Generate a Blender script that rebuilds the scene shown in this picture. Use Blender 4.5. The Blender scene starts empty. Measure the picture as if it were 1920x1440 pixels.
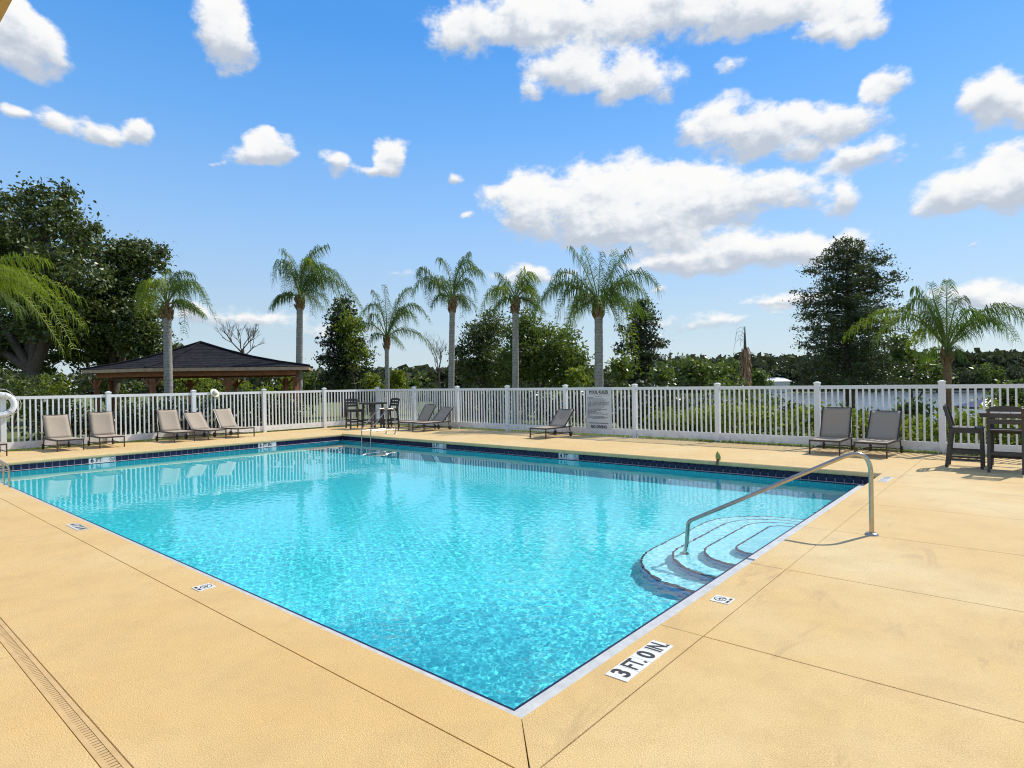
import bpy, bmesh, math, random
import numpy as np
from mathutils import Vector, Matrix

random.seed(7)
SC = bpy.context.scene
COL = SC.collection
R = math.radians

# ------------------------------------------------------------------ camera
CAM = Vector((-2.384, -1.995, 1.725))
RIGHT = Vector((0.6475625, -0.76187506, -0.01446402))
UP = Vector((0.01013438, -0.01036896, 0.99989488))
FWD = Vector((0.76194495, 0.64764101, -0.00100658))
FPX = 1132.22
cam = bpy.data.cameras.new('camera')
cam.sensor_width = 36.0
cam.lens = FPX / 1920 * 36
cam.clip_start = 0.05
cam.clip_end = 6000
cam_o = bpy.data.objects.new('camera', cam)
COL.objects.link(cam_o)
m = Matrix((RIGHT, UP, -FWD)).transposed().to_4x4()
m.translation = CAM
cam_o.matrix_world = m
SC.camera = cam_o

def at(px, py, D):
    """point seen at pixel (px, py) of the 1920x1440 photograph, D metres ahead"""
    return CAM + (FWD + RIGHT * ((px - 960) / FPX) + UP * ((720 - py) / FPX)) * D

# ------------------------------------------------------------------ sun, sky
SUN_DIR = Vector((0.85, -0.28, 1.0)).normalized()
SUN_EL = math.asin(SUN_DIR.z)
sun = bpy.data.lights.new('sun', 'SUN')
sun.energy = 5.0
sun.angle = R(0.5)
sun.color = (1.0, 0.955, 0.88)
sun.cycles.is_caustics_light = True
sun_o = bpy.data.objects.new('sun', sun)
sun_o.rotation_euler = SUN_DIR.to_track_quat('Z', 'Y').to_euler()
sun_o.location = (0, 0, 30)
COL.objects.link(sun_o)

SC.view_settings.view_transform = 'Standard'
SC.view_settings.look = 'None'
SC.view_settings.exposure = 0.0
SC.view_settings.gamma = 1.0
SC.view_settings.use_curve_mapping = False
SC.cycles.use_denoising = True
SC.cycles.max_bounces = 10
SC.cycles.diffuse_bounces = 3
SC.cycles.glossy_bounces = 4
SC.cycles.transmission_bounces = 6
SC.cycles.transparent_max_bounces = 12
SC.cycles.sample_clamp_indirect = 6
SC.cycles.filter_width = 1.1

class N:
    """tiny node-tree helper"""
    def __init__(self, tree):
        self.t = tree
        self.n = tree.nodes
        self.l = tree.links
    def new(self, typ, **kw):
        nd = self.n.new(typ)
        for k, v in kw.items():
            setattr(nd, k, v)
        return nd
    def put(self, sock, v):
        if isinstance(v, bpy.types.NodeSocket):
            self.l.new(v, sock)
        elif v is not None:
            sock.default_value = v
    def math(self, op, a, b=None, c=None, clamp=False):
        nd = self.new('ShaderNodeMath', operation=op, use_clamp=clamp)
        for i, v in enumerate((a, b, c)):
            self.put(nd.inputs[i], v)
        return nd.outputs[0]
    def vmath(self, op, a, b=None, out=0):
        nd = self.new('ShaderNodeVectorMath', operation=op)
        self.put(nd.inputs[0], a)
        if b is not None:
            self.put(nd.inputs[1], b)
        return nd.outputs[out]
    def mix(self, fac, a, b, blend='MIX'):
        nd = self.new('ShaderNodeMix', data_type='RGBA', blend_type=blend)
        self.put(nd.inputs[0], fac)
        self.put(nd.inputs[6], a)
        self.put(nd.inputs[7], b)
        return nd.outputs[2]
    def noise(self, vec, scale, detail=3, rough=0.5, out=0, dist=0.0):
        nd = self.new('ShaderNodeTexNoise')
        self.put(nd.inputs['Vector'], vec)
        nd.inputs['Scale'].default_value = scale
        nd.inputs['Detail'].default_value = detail
        nd.inputs['Roughness'].default_value = rough
        nd.inputs['Distortion'].default_value = dist
        return nd.outputs[out]
    def smooth(self, v, a, b, lo=0.0, hi=1.0):
        nd = self.new('ShaderNodeMapRange', interpolation_type='SMOOTHSTEP')
        self.put(nd.inputs[0], v)
        nd.inputs[1].default_value = a
        nd.inputs[2].default_value = b
        nd.inputs[3].default_value = lo
        nd.inputs[4].default_value = hi
        return nd.outputs[0]
    def ramp(self, v, stops):
        nd = self.new('ShaderNodeValToRGB')
        e = nd.color_ramp.elements
        while len(e) < len(stops):
            e.new(0.5)
        for el, (p, c) in zip(e, stops):
            el.position = p
            el.color = (*c, 1)
        self.put(nd.inputs[0], v)
        return nd.outputs[0]

def build_world():
    w = bpy.data.worlds.new('World')
    SC.world = w
    w.use_nodes = True
    t = N(w.node_tree)
    bg = t.n['Background']
    sky = t.new('ShaderNodeTexSky', sky_type='NISHITA', sun_disc=False)
    sky.sun_elevation = SUN_EL
    sky.sun_rotation = math.atan2(SUN_DIR.x, SUN_DIR.y)
    sky.air_density = 1.0
    sky.dust_density = 0.3
    sky.ozone_density = 2.0
    d = t.new('ShaderNodeTexCoord').outputs['Generated']
    sep = t.new('ShaderNodeSeparateXYZ')
    t.l.new(d, sep.inputs[0])
    el = t.math('ARCSINE', sep.outputs[2])
    rx = Vector((RIGHT.x, RIGHT.y, 0)).normalized()
    fx = Vector((FWD.x, FWD.y, 0)).normalized()
    az = t.math('ARCTAN2', t.vmath('DOT_PRODUCT', d, tuple(rx), 1), t.vmath('DOT_PRODUCT', d, tuple(fx), 1))
    comb = t.new('ShaderNodeCombineXYZ')
    t.l.new(az, comb.inputs[0])
    t.l.new(el, comb.inputs[1])
    V = comb.outputs[0]
    # deep clear-day blue, paler towards the horizon all the way round
    tint = t.ramp(t.math('DIVIDE', el, 1.571), [(0.0, (0.92, 1.00, 1.12)), (0.05, (1.00, 1.08, 1.22)), (0.14, (1.12, 1.42, 1.78)), (0.24, (0.98, 1.50, 2.06)), (0.38, (0.70, 1.32, 2.08)), (0.55, (0.48, 0.92, 1.50)), (1.0, (0.34, 0.62, 1.02))])
    nish = t.mix(1.0, sky.outputs[0], tint, 'MULTIPLY')
    grad = t.ramp(t.math('DIVIDE', el, 1.571), [(0.0, (6.9, 8.2, 9.1)), (0.06, (6.1, 7.8, 9.0)), (0.167, (3.55, 6.35, 10.2)), (0.25, (1.9, 5.0, 10.0)), (0.33, (1.0, 4.0, 9.5)), (0.6, (0.6, 2.6, 7.0)), (1.0, (0.5, 1.9, 5.0))])
    clear = t.mix(0.72, nish, grad)
    # cumulus: angular ellipses (azimuth, elevation, half width, half height, weight)
    px = [  # photo pixels of the clouds, turned into directions of the sky
        (35, 70, 75, 62, 1), (95, 85, 50, 42, .9), (20, 20, 50, 50, .9), (415, 40, 62, 55, 1), (430, 90, 50, 42, .9),
        (30, 215, 28, 14, .7), (110, 226, 60, 24, .8), (180, 240, 55, 22, .85), (258, 240, 46, 24, .9),
        (505, 272, 48, 30, 1), (500, 295, 75, 24, .9), (412, 300, 24, 14, .5), (625, 300, 32, 24, .6), (733, 288, 40, 32, 1), (705, 310, 50, 16, .85), (852, 325, 20, 13, .55),
        (870, 58, 95, 50, .75), (1010, 30, 150, 55, .95), (1230, 12, 230, 50, 1), (1450, 10, 190, 45, 1), (1590, 35, 80, 55, 1), (1605, 70, 55, 22, .8), (1520, 60, 40, 18, .6),
        (1060, 128, 95, 48, 1), (1180, 145, 100, 42, .9), (1150, 75, 90, 46, .65), (995, 180, 26, 22, .55), (1375, 122, 42, 24, .5),
        (1652, 170, 46, 30, .85), (1855, 180, 66, 50, 1), (1905, 205, 50, 34, .9),
        (1330, 225, 90, 46, .9), (1440, 245, 140, 44, 1), (1570, 235, 95, 42, .95), (1610, 297, 100, 32, .8), (1510, 280, 60, 28, .7),
        (985, 375, 95, 62, 1), (1130, 350, 130, 60, 1), (1270, 352, 140, 50, 1), (1420, 360, 125, 40, .95), (1575, 365, 46, 36, .75), (1160, 415, 250, 55, 1), (1300, 400, 160, 60, 1),
        (1370, 480, 240, 42, .9), (1530, 460, 130, 40, .9), (1250, 455, 120, 26, .7),
        (1890, 300, 70, 48, 1), (1810, 350, 110, 48, 1), (1900, 350, 80, 46, 1), (1800, 290, 60, 26, .5),
        (1840, 545, 110, 34, .8), (1950, 550, 80, 40, .8), (745, 515, 38, 16, .5), (965, 512, 75, 20, .5), (1245, 537, 26, 13, .6),
        (470, 592, 150, 24, .62), (370, 588, 50, 24, .62), (1480, 568, 140, 20, .6), (620, 615, 140, 16, .5), (1320, 600, 180, 16, .45), (1000, 515, 90, 22, .55), (1830, 447, 22, 9, .5), (880, 410, 22, 9, .4),
        (-140, 250, 120, 50, .9), (-420, 380, 190, 60, 1), (2150, 420, 170, 70, 1), (2350, 180, 180, 80, 1), (700, -160, 160, 80, .9), (1300, -260, 300, 90, 1), (-250, -200, 200, 100, .9)]
    acc = None
    wob = t.noise(V, 9.0, 2, 0.5, out=1)
    Vw = t.vmath('ADD', V, t.vmath('SCALE', t.vmath('SUBTRACT', wob, (0.5, 0.5, 0.5)), None))
    Vw.node.inputs[1].links[0].from_node.inputs['Scale'].default_value = 0.050
    wob2 = t.noise(V, 32.0, 2, 0.5, out=1)
    Vw = t.vmath('ADD', Vw, t.vmath('SCALE', t.vmath('SUBTRACT', wob2, (0.5, 0.5, 0.5)), None))
    Vw.node.inputs[1].links[0].from_node.inputs['Scale'].default_value = 0.022
    for x, y, a, b, wgt in px:
        q = (FWD + RIGHT * ((x - 960) / FPX) + UP * ((720 - y) / FPX)).normalized()
        A = math.atan2(q.dot(rx), q.dot(fx))
        E = math.asin(q.z)
        cosA = math.cos(math.atan((x - 960) / FPX))
        ra = a / FPX * cosA * cosA
        rb = b / FPX * cosA
        dv = t.vmath('MULTIPLY', t.vmath('SUBTRACT', Vw, (A, E, 0)), (1 / ra, 1 / rb, 0))
        f = t.math('MULTIPLY', t.math('MAXIMUM', t.math('SUBTRACT', 1.25, t.vmath('LENGTH', dv, None, 1)), 0.0), wgt)
        fv = t.math('MULTIPLY', t.vmath('DOT_PRODUCT', dv, (0, 1, 0), 1), f)
        cb = t.new('ShaderNodeCombineXYZ')
        t.l.new(t.math('POWER', f, 4.0), cb.inputs[0])
        t.l.new(f, cb.inputs[1])
        t.l.new(fv, cb.inputs[2])
        acc = cb.outputs[0] if acc is None else t.vmath('ADD', acc, cb.outputs[0])
    sa = t.new('ShaderNodeSeparateXYZ')
    t.l.new(acc, sa.inputs[0])
    total = t.math('POWER', sa.outputs[0], 0.25)
    vert = t.math('DIVIDE', sa.outputs[2], t.math('ADD', sa.outputs[1], 0.02))
    vs = t.vmath('MULTIPLY', V, (1.0, 1.5, 1.0))
    n1 = t.noise(vs, 20.0, 7, 0.64)
    n2 = t.noise(t.vmath('ADD', vs, (0.009, 0.020, 0.0)), 20.0, 4, 0.62)
    n3 = t.noise(vs, 6.0, 2, 0.5)
    dens = t.math('ADD', t.math('MULTIPLY', total, 1.2), t.math('MULTIPLY', t.math('SUBTRACT', n1, 0.5), 1.75))
    dens = t.math('ADD', dens, t.math('MULTIPLY', t.math('SUBTRACT', n3, 0.5), 0.35))
    dens = t.math('MULTIPLY', t.smooth(dens, 0.24, 0.80), t.smooth(total, 0.02, 0.35))
    light = t.math('ADD', t.math('MULTIPLY', vert, 1.15), t.math('MULTIPLY', t.math('SUBTRACT', n1, n2), 1.0))
    light = t.math('ADD', light, t.math('MULTIPLY', t.math('SUBTRACT', n3, 0.5), 0.5))
    light = t.math('ADD', light, t.math('MULTIPLY', t.smooth(total, 0.7, 1.6), -0.12))
    shade = t.ramp(t.smooth(light, -0.55, 0.38), CLOUD_RAMP)
    allc = t.mix(t.math('MULTIPLY', dens, 0.97), clear, shade)
    bg.inputs[1].default_value = 0.095
    t.l.new(allc, bg.inputs[0])
    # rest of the sky, out of view: cumulus thickened to add neutral white fill
    bg2 = t.new('ShaderNodeBackground')
    bg2.inputs[1].default_value = 0.095
    far_n = t.noise(t.vmath('MULTIPLY', d, (1.0, 1.0, 2.0)), 4.0, 5, 0.58)
    fd = t.math('MULTIPLY', t.smooth(far_n, 0.49, 0.63), t.smooth(el, 0.0, 0.12))
    t.l.new(t.mix(fd, clear, (10.4, 10.3, 10.0, 1)), bg2.inputs[0])
    inside = t.math('MULTIPLY', t.smooth(t.math('ABSOLUTE', az), 1.0, 1.15, 1.0, 0.0), t.smooth(el, 0.80, 0.95, 1.0, 0.0))
    mx = t.new('ShaderNodeMixShader')
    t.l.new(inside, mx.inputs[0])
    t.l.new(bg2.outputs[0], mx.inputs[1])
    t.l.new(bg.outputs[0], mx.inputs[2])
    t.l.new(mx.outputs[0], t.n['World Output'].inputs['Surface'])
    w.cycles.sampling_method = 'NONE'
CLOUD_RAMP = [(0.0, (5.7, 6.3, 7.2)), (0.35, (7.9, 8.3, 8.8)), (0.65, (9.6, 9.7, 9.8)), (1.0, (10.5, 10.4, 10.2))]
build_world()

# ------------------------------------------------------------------ materials
MATS = {}
def mat(name, color, rough=0.7, metal=0.0, spec=0.5, vary=0.0, vscale=4.0, bump=0.0, bscale=60.0, bdist=0.01, island=0.0, obj_coords=True):
    if name in MATS:
        return MATS[name]
    mt = bpy.data.materials.new(name)
    mt.use_nodes = True
    t = N(mt.node_tree)
    b = t.n['Principled BSDF']
    b.inputs['Roughness'].default_value = rough
    b.inputs['Metallic'].default_value = metal
    b.inputs['Specular IOR Level'].default_value = spec
    co = t.new('ShaderNodeTexCoord').outputs['Object'] if obj_coords else t.new('ShaderNodeNewGeometry').outputs['Position']
    col = None
    if vary:
        n = t.noise(co, vscale, 5, 0.6)
        dk = tuple(c * (1 - vary) for c in color)
        lt = tuple(min(1, c * (1 + vary)) for c in color)
        col = t.ramp(n, [(0.3, dk), (0.7, lt)])
    if island:
        rnd = t.new('ShaderNodeNewGeometry').outputs['Random Per Island']
        f = t.math('MULTIPLY_ADD', rnd, 2 * island, 1 - island)
        cc = t.new('ShaderNodeCombineXYZ')
        for i in range(3):
            t.l.new(f, cc.inputs[i])
        col = t.mix(1.0, col if col is not None else (*color, 1), cc.outputs[0], 'MULTIPLY')
    if col is None:
        b.inputs['Base Color'].default_value = (*color, 1)
    else:
        t.l.new(col, b.inputs['Base Color'])
    if bump:
        bp = t.new('ShaderNodeBump')
        bp.inputs['Strength'].default_value = bump
        bp.inputs['Distance'].default_value = bdist
        t.l.new(t.noise(co, bscale, 4, 0.6), bp.inputs['Height'])
        t.l.new(bp.outputs[0], b.inputs['Normal'])
    MATS[name] = mt
    return mt

def leaf_mat(name, cols, trans=0.3, rough=0.4, spec=0.5):
    if name in MATS:
        return MATS[name]
    mt = bpy.data.materials.new(name)
    mt.use_nodes = True
    t = N(mt.node_tree)
    b = t.n['Principled BSDF']
    b.inputs['Roughness'].default_value = rough
    b.inputs['Specular IOR Level'].default_value = spec
    g = t.new('ShaderNodeNewGeometry')
    r = t.math('ADD', t.math('MULTIPLY', g.outputs['Random Per Island'], 0.65), t.math('MULTIPLY', t.noise(g.outputs['Position'], 0.9, 3, 0.6), 0.5))
    k = len(cols)
    c = t.ramp(t.math('SUBTRACT', r, 0.08), [(i / max(1, k - 1), cc) for i, cc in enumerate(cols)])
    t.l.new(c, b.inputs['Base Color'])
    tr = t.new('ShaderNodeBsdfTranslucent')
    t.l.new(t.mix(1.0, c, (1.25, 1.3, 0.6, 1), 'MULTIPLY'), tr.inputs[0])
    mx = t.new('ShaderNodeMixShader')
    mx.inputs[0].default_value = trans
    t.l.new(b.outputs[0], mx.inputs[1])
    t.l.new(tr.outputs[0], mx.inputs[2])
    t.l.new(mx.outputs[0], t.n['Material Output'].inputs['Surface'])
    MATS[name] = mt
    return mt

def deck_mat():
    mt = bpy.data.materials.new('tan_textured_deck')
    mt.use_nodes = True
    t = N(mt.node_tree)
    b = t.n['Principled BSDF']
    pos = t.new('ShaderNodeNewGeometry').outputs['Position']
    big = t.noise(pos, 0.35, 4, 0.6)
    mid = t.noise(pos, 2.2, 5, 0.65)
    fine = t.noise(pos, 120.0, 3, 0.6)
    knock = t.noise(pos, 190.0, 2, 0.5)
    c = t.ramp(big, [(0.30, (0.64, 0.405, 0.125)), (0.50, (0.675, 0.455, 0.168)), (0.70, (0.70, 0.525, 0.25))])
    c = t.mix(t.smooth(mid, 0.42, 0.72, 0.0, 0.42), c, (0.52, 0.345, 0.135, 1))
    # sparse pits and dirt lodged in the stipple
    pit = t.math('MULTIPLY', t.smooth(fine, 0.55, 0.66), t.smooth(t.noise(pos, 5.0, 3, 0.6), 0.38, 0.62, 0.25, 0.8))
    c = t.mix(pit, c, (0.34, 0.215, 0.09, 1))
    hi = t.smooth(knock, 0.54, 0.66, 0.0, 0.55)
    c = t.mix(hi, c, (0.76, 0.57, 0.29, 1))
    # water / scuff stains, mostly to the +x side where the furniture stands
    sv = t.vmath('MULTIPLY', pos, (0.55, 1.9, 1.0))
    st = t.math('MULTIPLY', t.smooth(t.noise(sv, 1.6, 6, 0.7, dist=0.8), 0.56, 0.66), t.smooth(t.noise(pos, 0.55, 2, 0.5), 0.46, 0.60))
    c = t.mix(t.math('MULTIPLY', st, 0.45), c, (0.44, 0.295, 0.13, 1))
    t.l.new(c, b.inputs['Base Color'])
    b.inputs['Roughness'].default_value = 0.75
    b.inputs['Specular IOR Level'].default_value = 0.3
    b.inputs['Sheen Weight'].default_value = 0.18
    b.inputs['Sheen Roughness'].default_value = 0.5
    bp = t.new('ShaderNodeBump')
    bp.inputs['Strength'].default_value = 0.85
    bp.inputs['Distance'].default_value = 0.0022
    hh = t.math('ADD', t.smooth(t.noise(pos, 115.0, 3, 0.6), 0.40, 0.64), t.math('MULTIPLY', fine, 0.5))
    t.l.new(hh, bp.inputs['Height'])
    t.l.new(bp.outputs[0], b.inputs['Normal'])
    return mt
DECK = deck_mat()

def grass_ground_mat():
    mt = bpy.data.materials.new('mown_grass_ground')
    mt.use_nodes = True
    t = N(mt.node_tree)
    b = t.n['Principled BSDF']
    pos = t.new('ShaderNodeNewGeometry').outputs['Position']
    c = t.ramp(t.noise(pos, 0.5, 6, 0.7), [(0.3, (0.07, 0.095, 0.022)), (0.55, (0.13, 0.16, 0.04)), (0.75, (0.20, 0.20, 0.075))])
    t.l.new(c, b.inputs['Base Color'])
    b.inputs['Roughness'].default_value = 0.95
    bp = t.new('ShaderNodeBump')
    bp.inputs['Strength'].default_value = 0.8
    bp.inputs['Distance'].default_value = 0.05
    t.l.new(t.noise(pos, 14, 4, 0.7), bp.inputs['Height'])
    t.l.new(bp.outputs[0], b.inputs['Normal'])
    return mt

def vinyl_mat():
    mt = mat('white_vinyl', (0.80, 0.80, 0.785), 0.42)
    t = N(mt.node_tree)
    b = t.n['Principled BSDF']
    pos = t.new('ShaderNodeNewGeometry').outputs['Position']
    c = t.ramp(t.noise(pos, 1.1, 4, 0.6), [(0.3, (0.74, 0.74, 0.725)), (0.7, (0.81, 0.81, 0.80))])
    rnd = t.new('ShaderNodeObjectInfo').outputs['Random']
    c = t.mix(t.math('MULTIPLY', rnd, 0.10), c, (0.62, 0.62, 0.58, 1))
    sz = t.new('ShaderNodeSeparateXYZ')
    t.l.new(pos, sz.inputs[0])
    dirt = t.math('MULTIPLY', t.smooth(sz.outputs[2], 0.30, 0.03), t.smooth(t.noise(pos, 7.0, 5, 0.7), 0.42, 0.66))
    c = t.mix(t.math('MULTIPLY', dirt, 0.5), c, (0.34, 0.31, 0.24, 1))
    t.l.new(c, b.inputs['Base Color'])
    return mt
WHITE = vinyl_mat()
STEEL = mat('stainless_steel', (0.46, 0.42, 0.36), 0.26, 1.0, vary=0.12, vscale=9, bump=0.05, bscale=40)
BRONZE = mat('dark_bronze_aluminium', (0.045, 0.032, 0.026), 0.42)
def sling_mat():
    mt = mat('beige_woven_sling', (0.50, 0.42, 0.32), 0.85, vary=0.07, vscale=30, bump=0.3, bscale=220, bdist=0.002)
    t = N(mt.node_tree)
    tr = t.new('ShaderNodeBsdfTranslucent')
    tr.inputs[0].default_value = (0.55, 0.36, 0.24, 1)
    mx = t.new('ShaderNodeMixShader')
    mx.inputs[0].default_value = 0.28
    t.l.new(t.n['Principled BSDF'].outputs[0], mx.inputs[1])
    t.l.new(tr.outputs[0], mx.inputs[2])
    t.l.new(mx.outputs[0], t.n['Material Output'].inputs['Surface'])
    return mt
SLING = sling_mat()
DARKPOLY = mat('dark_brown_poly_lumber', (0.050, 0.042, 0.040), 0.55, vary=0.18, vscale=6, bump=0.2, bscale=50, bdist=0.002)
PLASTER = mat('pale_blue_pool_plaster', (0.075, 0.72, 0.78), 0.6, vary=0.05, vscale=3.0)
STEPP = mat('pale_blue_step_plaster', (0.34, 0.82, 0.86), 0.6, vary=0.05, vscale=3.0)  # basin plaster made paler: weaker tint of shallow water put into the colour
LEDGE = mat('white_plaster_ledge', (0.47, 0.485, 0.485), 0.5, vary=0.16, vscale=9)
NAVY = mat('navy_glazed_tile', (0.010, 0.012, 0.048), 0.30, spec=0.25, vary=0.35, vscale=1.3)
RISER_SHADE = mat('shaded_step_riser', (0.01, 0.27, 0.56), 0.7)  # same plaster as the treads, with the risers' shade put into a darker blue
NOSING = mat('matt_navy_nosing', (0.008, 0.012, 0.055), 0.9, spec=0.0)
GROUT = mat('pale_grey_grout', (0.62, 0.62, 0.61), 0.9)
COPING = mat('tan_deck_edge', (0.72, 0.50, 0.24), 0.8, vary=0.12, vscale=6)
JOINT = mat('dark_joint_filler', (0.055, 0.036, 0.02), 0.95)
TILEW = mat('white_glazed_tile', (0.68, 0.68, 0.65), 0.35, vary=0.05, vscale=12)
INK = mat('black_lettering', (0.018, 0.018, 0.018), 0.6)
FADED = mat('faded_grey_lettering', (0.30, 0.28, 0.25), 0.7)
WOOD = mat('red_brown_stained_timber', (0.27, 0.10, 0.04), 0.75, vary=0.25, vscale=5, bump=0.2, bscale=30)
FASCIA = mat('weathered_tan_fascia', (0.44, 0.30, 0.19), 0.75, vary=0.2, vscale=4)
SHINGLE = mat('charcoal_shingles', (0.022, 0.021, 0.025), 0.95, spec=0.1, vary=0.4, vscale=3, bump=0.4, bscale=25, bdist=0.02)
BARK = mat('brown_grey_bark', (0.10, 0.075, 0.055), 0.95, vary=0.3, vscale=5, bump=0.6, bscale=14, bdist=0.03)
def palm_bark():
    mt = mat('ringed_grey_palm_trunk', (0.30, 0.275, 0.24), 0.9)
    t = N(mt.node_tree)
    b = t.n['Principled BSDF']
    co = t.new('ShaderNodeTexCoord').outputs['Object']
    wv = t.new('ShaderNodeTexWave', wave_type='BANDS', bands_direction='Z', wave_profile='SAW')
    t.l.new(co, wv.inputs['Vector'])
    wv.inputs['Scale'].default_value = 2.4
    wv.inputs['Distortion'].default_value = 1.5
    wv.inputs['Detail'].default_value = 2
    wv.inputs['Detail Scale'].default_value = 2
    mot = t.ramp(t.noise(co, 6.0, 5, 0.7), [(0.3, (0.20, 0.18, 0.155)), (0.55, (0.33, 0.305, 0.265)), (0.75, (0.42, 0.39, 0.35))])
    c = t.mix(t.smooth(wv.outputs[1], 0.7, 1.0, 0.0, 0.6), mot, (0.11, 0.095, 0.08, 1))
    t.l.new(c, b.inputs['Base Color'])
    bp = t.new('ShaderNodeBump')
    bp.inputs['Strength'].default_value = 0.6
    bp.inputs['Distance'].default_value = 0.02
    t.l.new(wv.outputs[1], bp.inputs['Height'])
    t.l.new(bp.outputs[0], b.inputs['Normal'])
    return mt
PALMBARK = palm_bark()
BOOT = mat('brown_palm_boots', (0.20, 0.115, 0.055), 0.95, vary=0.35, vscale=9, bump=0.6, bscale=25, bdist=0.02)
RACHIS = mat('green_frond_stem', (0.16, 0.20, 0.05), 0.6)
THATCH = mat('dead_tan_thatch', (0.33, 0.20, 0.11), 0.95, island=0.35)
L_OAK = leaf_mat('oak_leaf', [(0.022, 0.034, 0.010), (0.060, 0.084, 0.020), (0.12, 0.15, 0.040), (0.20, 0.22, 0.08)], 0.25)
L_DARK = leaf_mat('dark_evergreen_leaf', [(0.016, 0.026, 0.010), (0.036, 0.052, 0.016), (0.078, 0.098, 0.030)], 0.18)
L_CYP = leaf_mat('cypress_needles', [(0.022, 0.034, 0.012), (0.055, 0.076, 0.022), (0.12, 0.15, 0.040)], 0.25)
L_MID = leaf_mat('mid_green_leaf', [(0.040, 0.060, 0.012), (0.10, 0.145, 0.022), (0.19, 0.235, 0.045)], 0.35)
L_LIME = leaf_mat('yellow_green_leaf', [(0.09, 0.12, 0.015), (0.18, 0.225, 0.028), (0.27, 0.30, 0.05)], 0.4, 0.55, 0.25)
L_PALM = leaf_mat('queen_palm_leaflet', [(0.036, 0.066, 0.012), (0.095, 0.155, 0.022), (0.19, 0.26, 0.04)], 0.45, 0.5, 0.3)
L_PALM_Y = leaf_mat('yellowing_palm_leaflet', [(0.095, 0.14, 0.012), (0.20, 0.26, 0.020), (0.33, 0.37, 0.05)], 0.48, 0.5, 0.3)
L_FAR = leaf_mat('far_wood_leaf', [(0.040, 0.050, 0.028), (0.075, 0.085, 0.045), (0.12, 0.125, 0.07)], 0.15, 0.8, 0.1)
GRASSB = leaf_mat('grass_blade', [(0.07, 0.10, 0.015), (0.16, 0.21, 0.03), (0.25, 0.27, 0.07)], 0.35)

# ------------------------------------------------------------------ mesh helpers
class MB:
    def __init__(self):
        self.v = []
        self.f = []
        self.sm = []
    def add(self, vs, fs, smooth=False):
        o = len(self.v)
        self.v.extend(tuple(p) for p in vs)
        self.f.extend(tuple(i + o for i in q) for q in fs)
        self.sm.extend([smooth] * len(fs))
        return self
    def box(self, c, s, rot=None, taper=1.0):
        hx, hy, hz = s[0] / 2, s[1] / 2, s[2] / 2
        P = [Vector((x * hx * (taper if z > 0 else 1), y * hy * (taper if z > 0 else 1), z * hz)) for z in (-1, 1) for y in (-1, 1) for x in (-1, 1)]
        if rot is not None:
            P = [rot @ p for p in P]
        c = Vector(c)
        return self.add([p + c for p in P], [(0, 2, 3, 1), (4, 5, 7, 6), (0, 1, 5, 4), (2, 6, 7, 3), (0, 4, 6, 2), (1, 3, 7, 5)])
    def span(self, lo, hi):
        return self.box([(a + b) / 2 for a, b in zip(lo, hi)], [b - a for a, b in zip(lo, hi)])
    def bar(self, a, b, w, h, upv=(0, 0, 1)):
        a, b = Vector(a), Vector(b)
        d = b - a
        z = d.normalized()
        x = z.cross(Vector(upv))
        if x.length < 1e-4:
            x = Vector((1, 0, 0))
        x.normalize()
        y = z.cross(x)
        rot = Matrix((x, y, z)).transposed()
        return self.box((a + b) / 2, (w, h, d.length), rot)
    def tube(self, pts, r, n=10, caps=True):
        pts = [Vector(p) for p in pts]
        rs = r if isinstance(r, (list, tuple)) else [r] * len(pts)
        vs, fs = [], []
        ref = Vector((0.13, 0.31, 0.94))
        prev = None
        for i, p in enumerate(pts):
            d = (pts[min(i + 1, len(pts) - 1)] - pts[max(i - 1, 0)]).normalized()
            if prev is None:
                x = d.cross(ref)
                if x.length < 0.05:
                    x = d.cross(Vector((1, 0, 0)))
            else:
                x = prev - d * prev.dot(d)
            x.normalize()
            prev = x
            y = d.cross(x)
            for k in range(n):
                a = 2 * math.pi * k / n
                vs.append(p + (x * math.cos(a) + y * math.sin(a)) * rs[i])
        for i in range(len(pts) - 1):
            for k in range(n):
                k2 = (k + 1) % n
                fs.append((i * n + k, i * n + k2, (i + 1) * n + k2, (i + 1) * n + k))
        self.add(vs, fs, True)
        if caps:
            self.add([vs[k] for k in range(n)], [tuple(range(n))[::-1]])
            L = (len(pts) - 1) * n
            self.add([vs[L + k] for k in range(n)], [tuple(range(n))])
        return self
    def lathe(self, prof, n=24, c=(0, 0, 0), rot=None):
        vs, fs = [], []
        c = Vector(c)
        for r, z in prof:
            for k in range(n):
                a = 2 * math.pi * k / n
                p = Vector((r * math.cos(a), r * math.sin(a), z))
                vs.append((rot @ p if rot is not None else p) + c)
        for i in range(len(prof) - 1):
            for k in range(n):
                k2 = (k + 1) % n
                fs.append((i * n + k, i * n + k2, (i + 1) * n + k2, (i + 1) * n + k))
        return self.add(vs, fs, True)
    def mesh(self, name, material):
        me = bpy.data.meshes.new(name)
        me.from_pydata(self.v, [], self.f)
        me.polygons.foreach_set('use_smooth', self.sm)
        if material:
            me.materials.append(material)
        me.update()
        return me
    def build(self, name, material, parent=None, loc=None):
        return link(name, self.mesh(name, material), parent, loc)

def link(name, data, parent=None, loc=None, rotz=None):
    o = bpy.data.objects.new(name, data)
    COL.objects.link(o)
    if parent is not None:
        o.parent = parent
    if loc is not None:
        o.location = loc
    if rotz is not None:
        o.rotation_euler = (0, 0, rotz)
    return o

def tag(o, label=None, cat=None, group=None, kind=None):
    for k, v in (('label', label), ('category', cat), ('group', group), ('kind', kind)):
        if v:
            o[k] = v
    return o

def thing(name, label, cat, loc=(0, 0, 0), rotz=0.0, group=None):
    o = link(name, None, None, loc, rotz)
    o.empty_display_size = 0.2
    return tag(o, label, cat, group)

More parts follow.
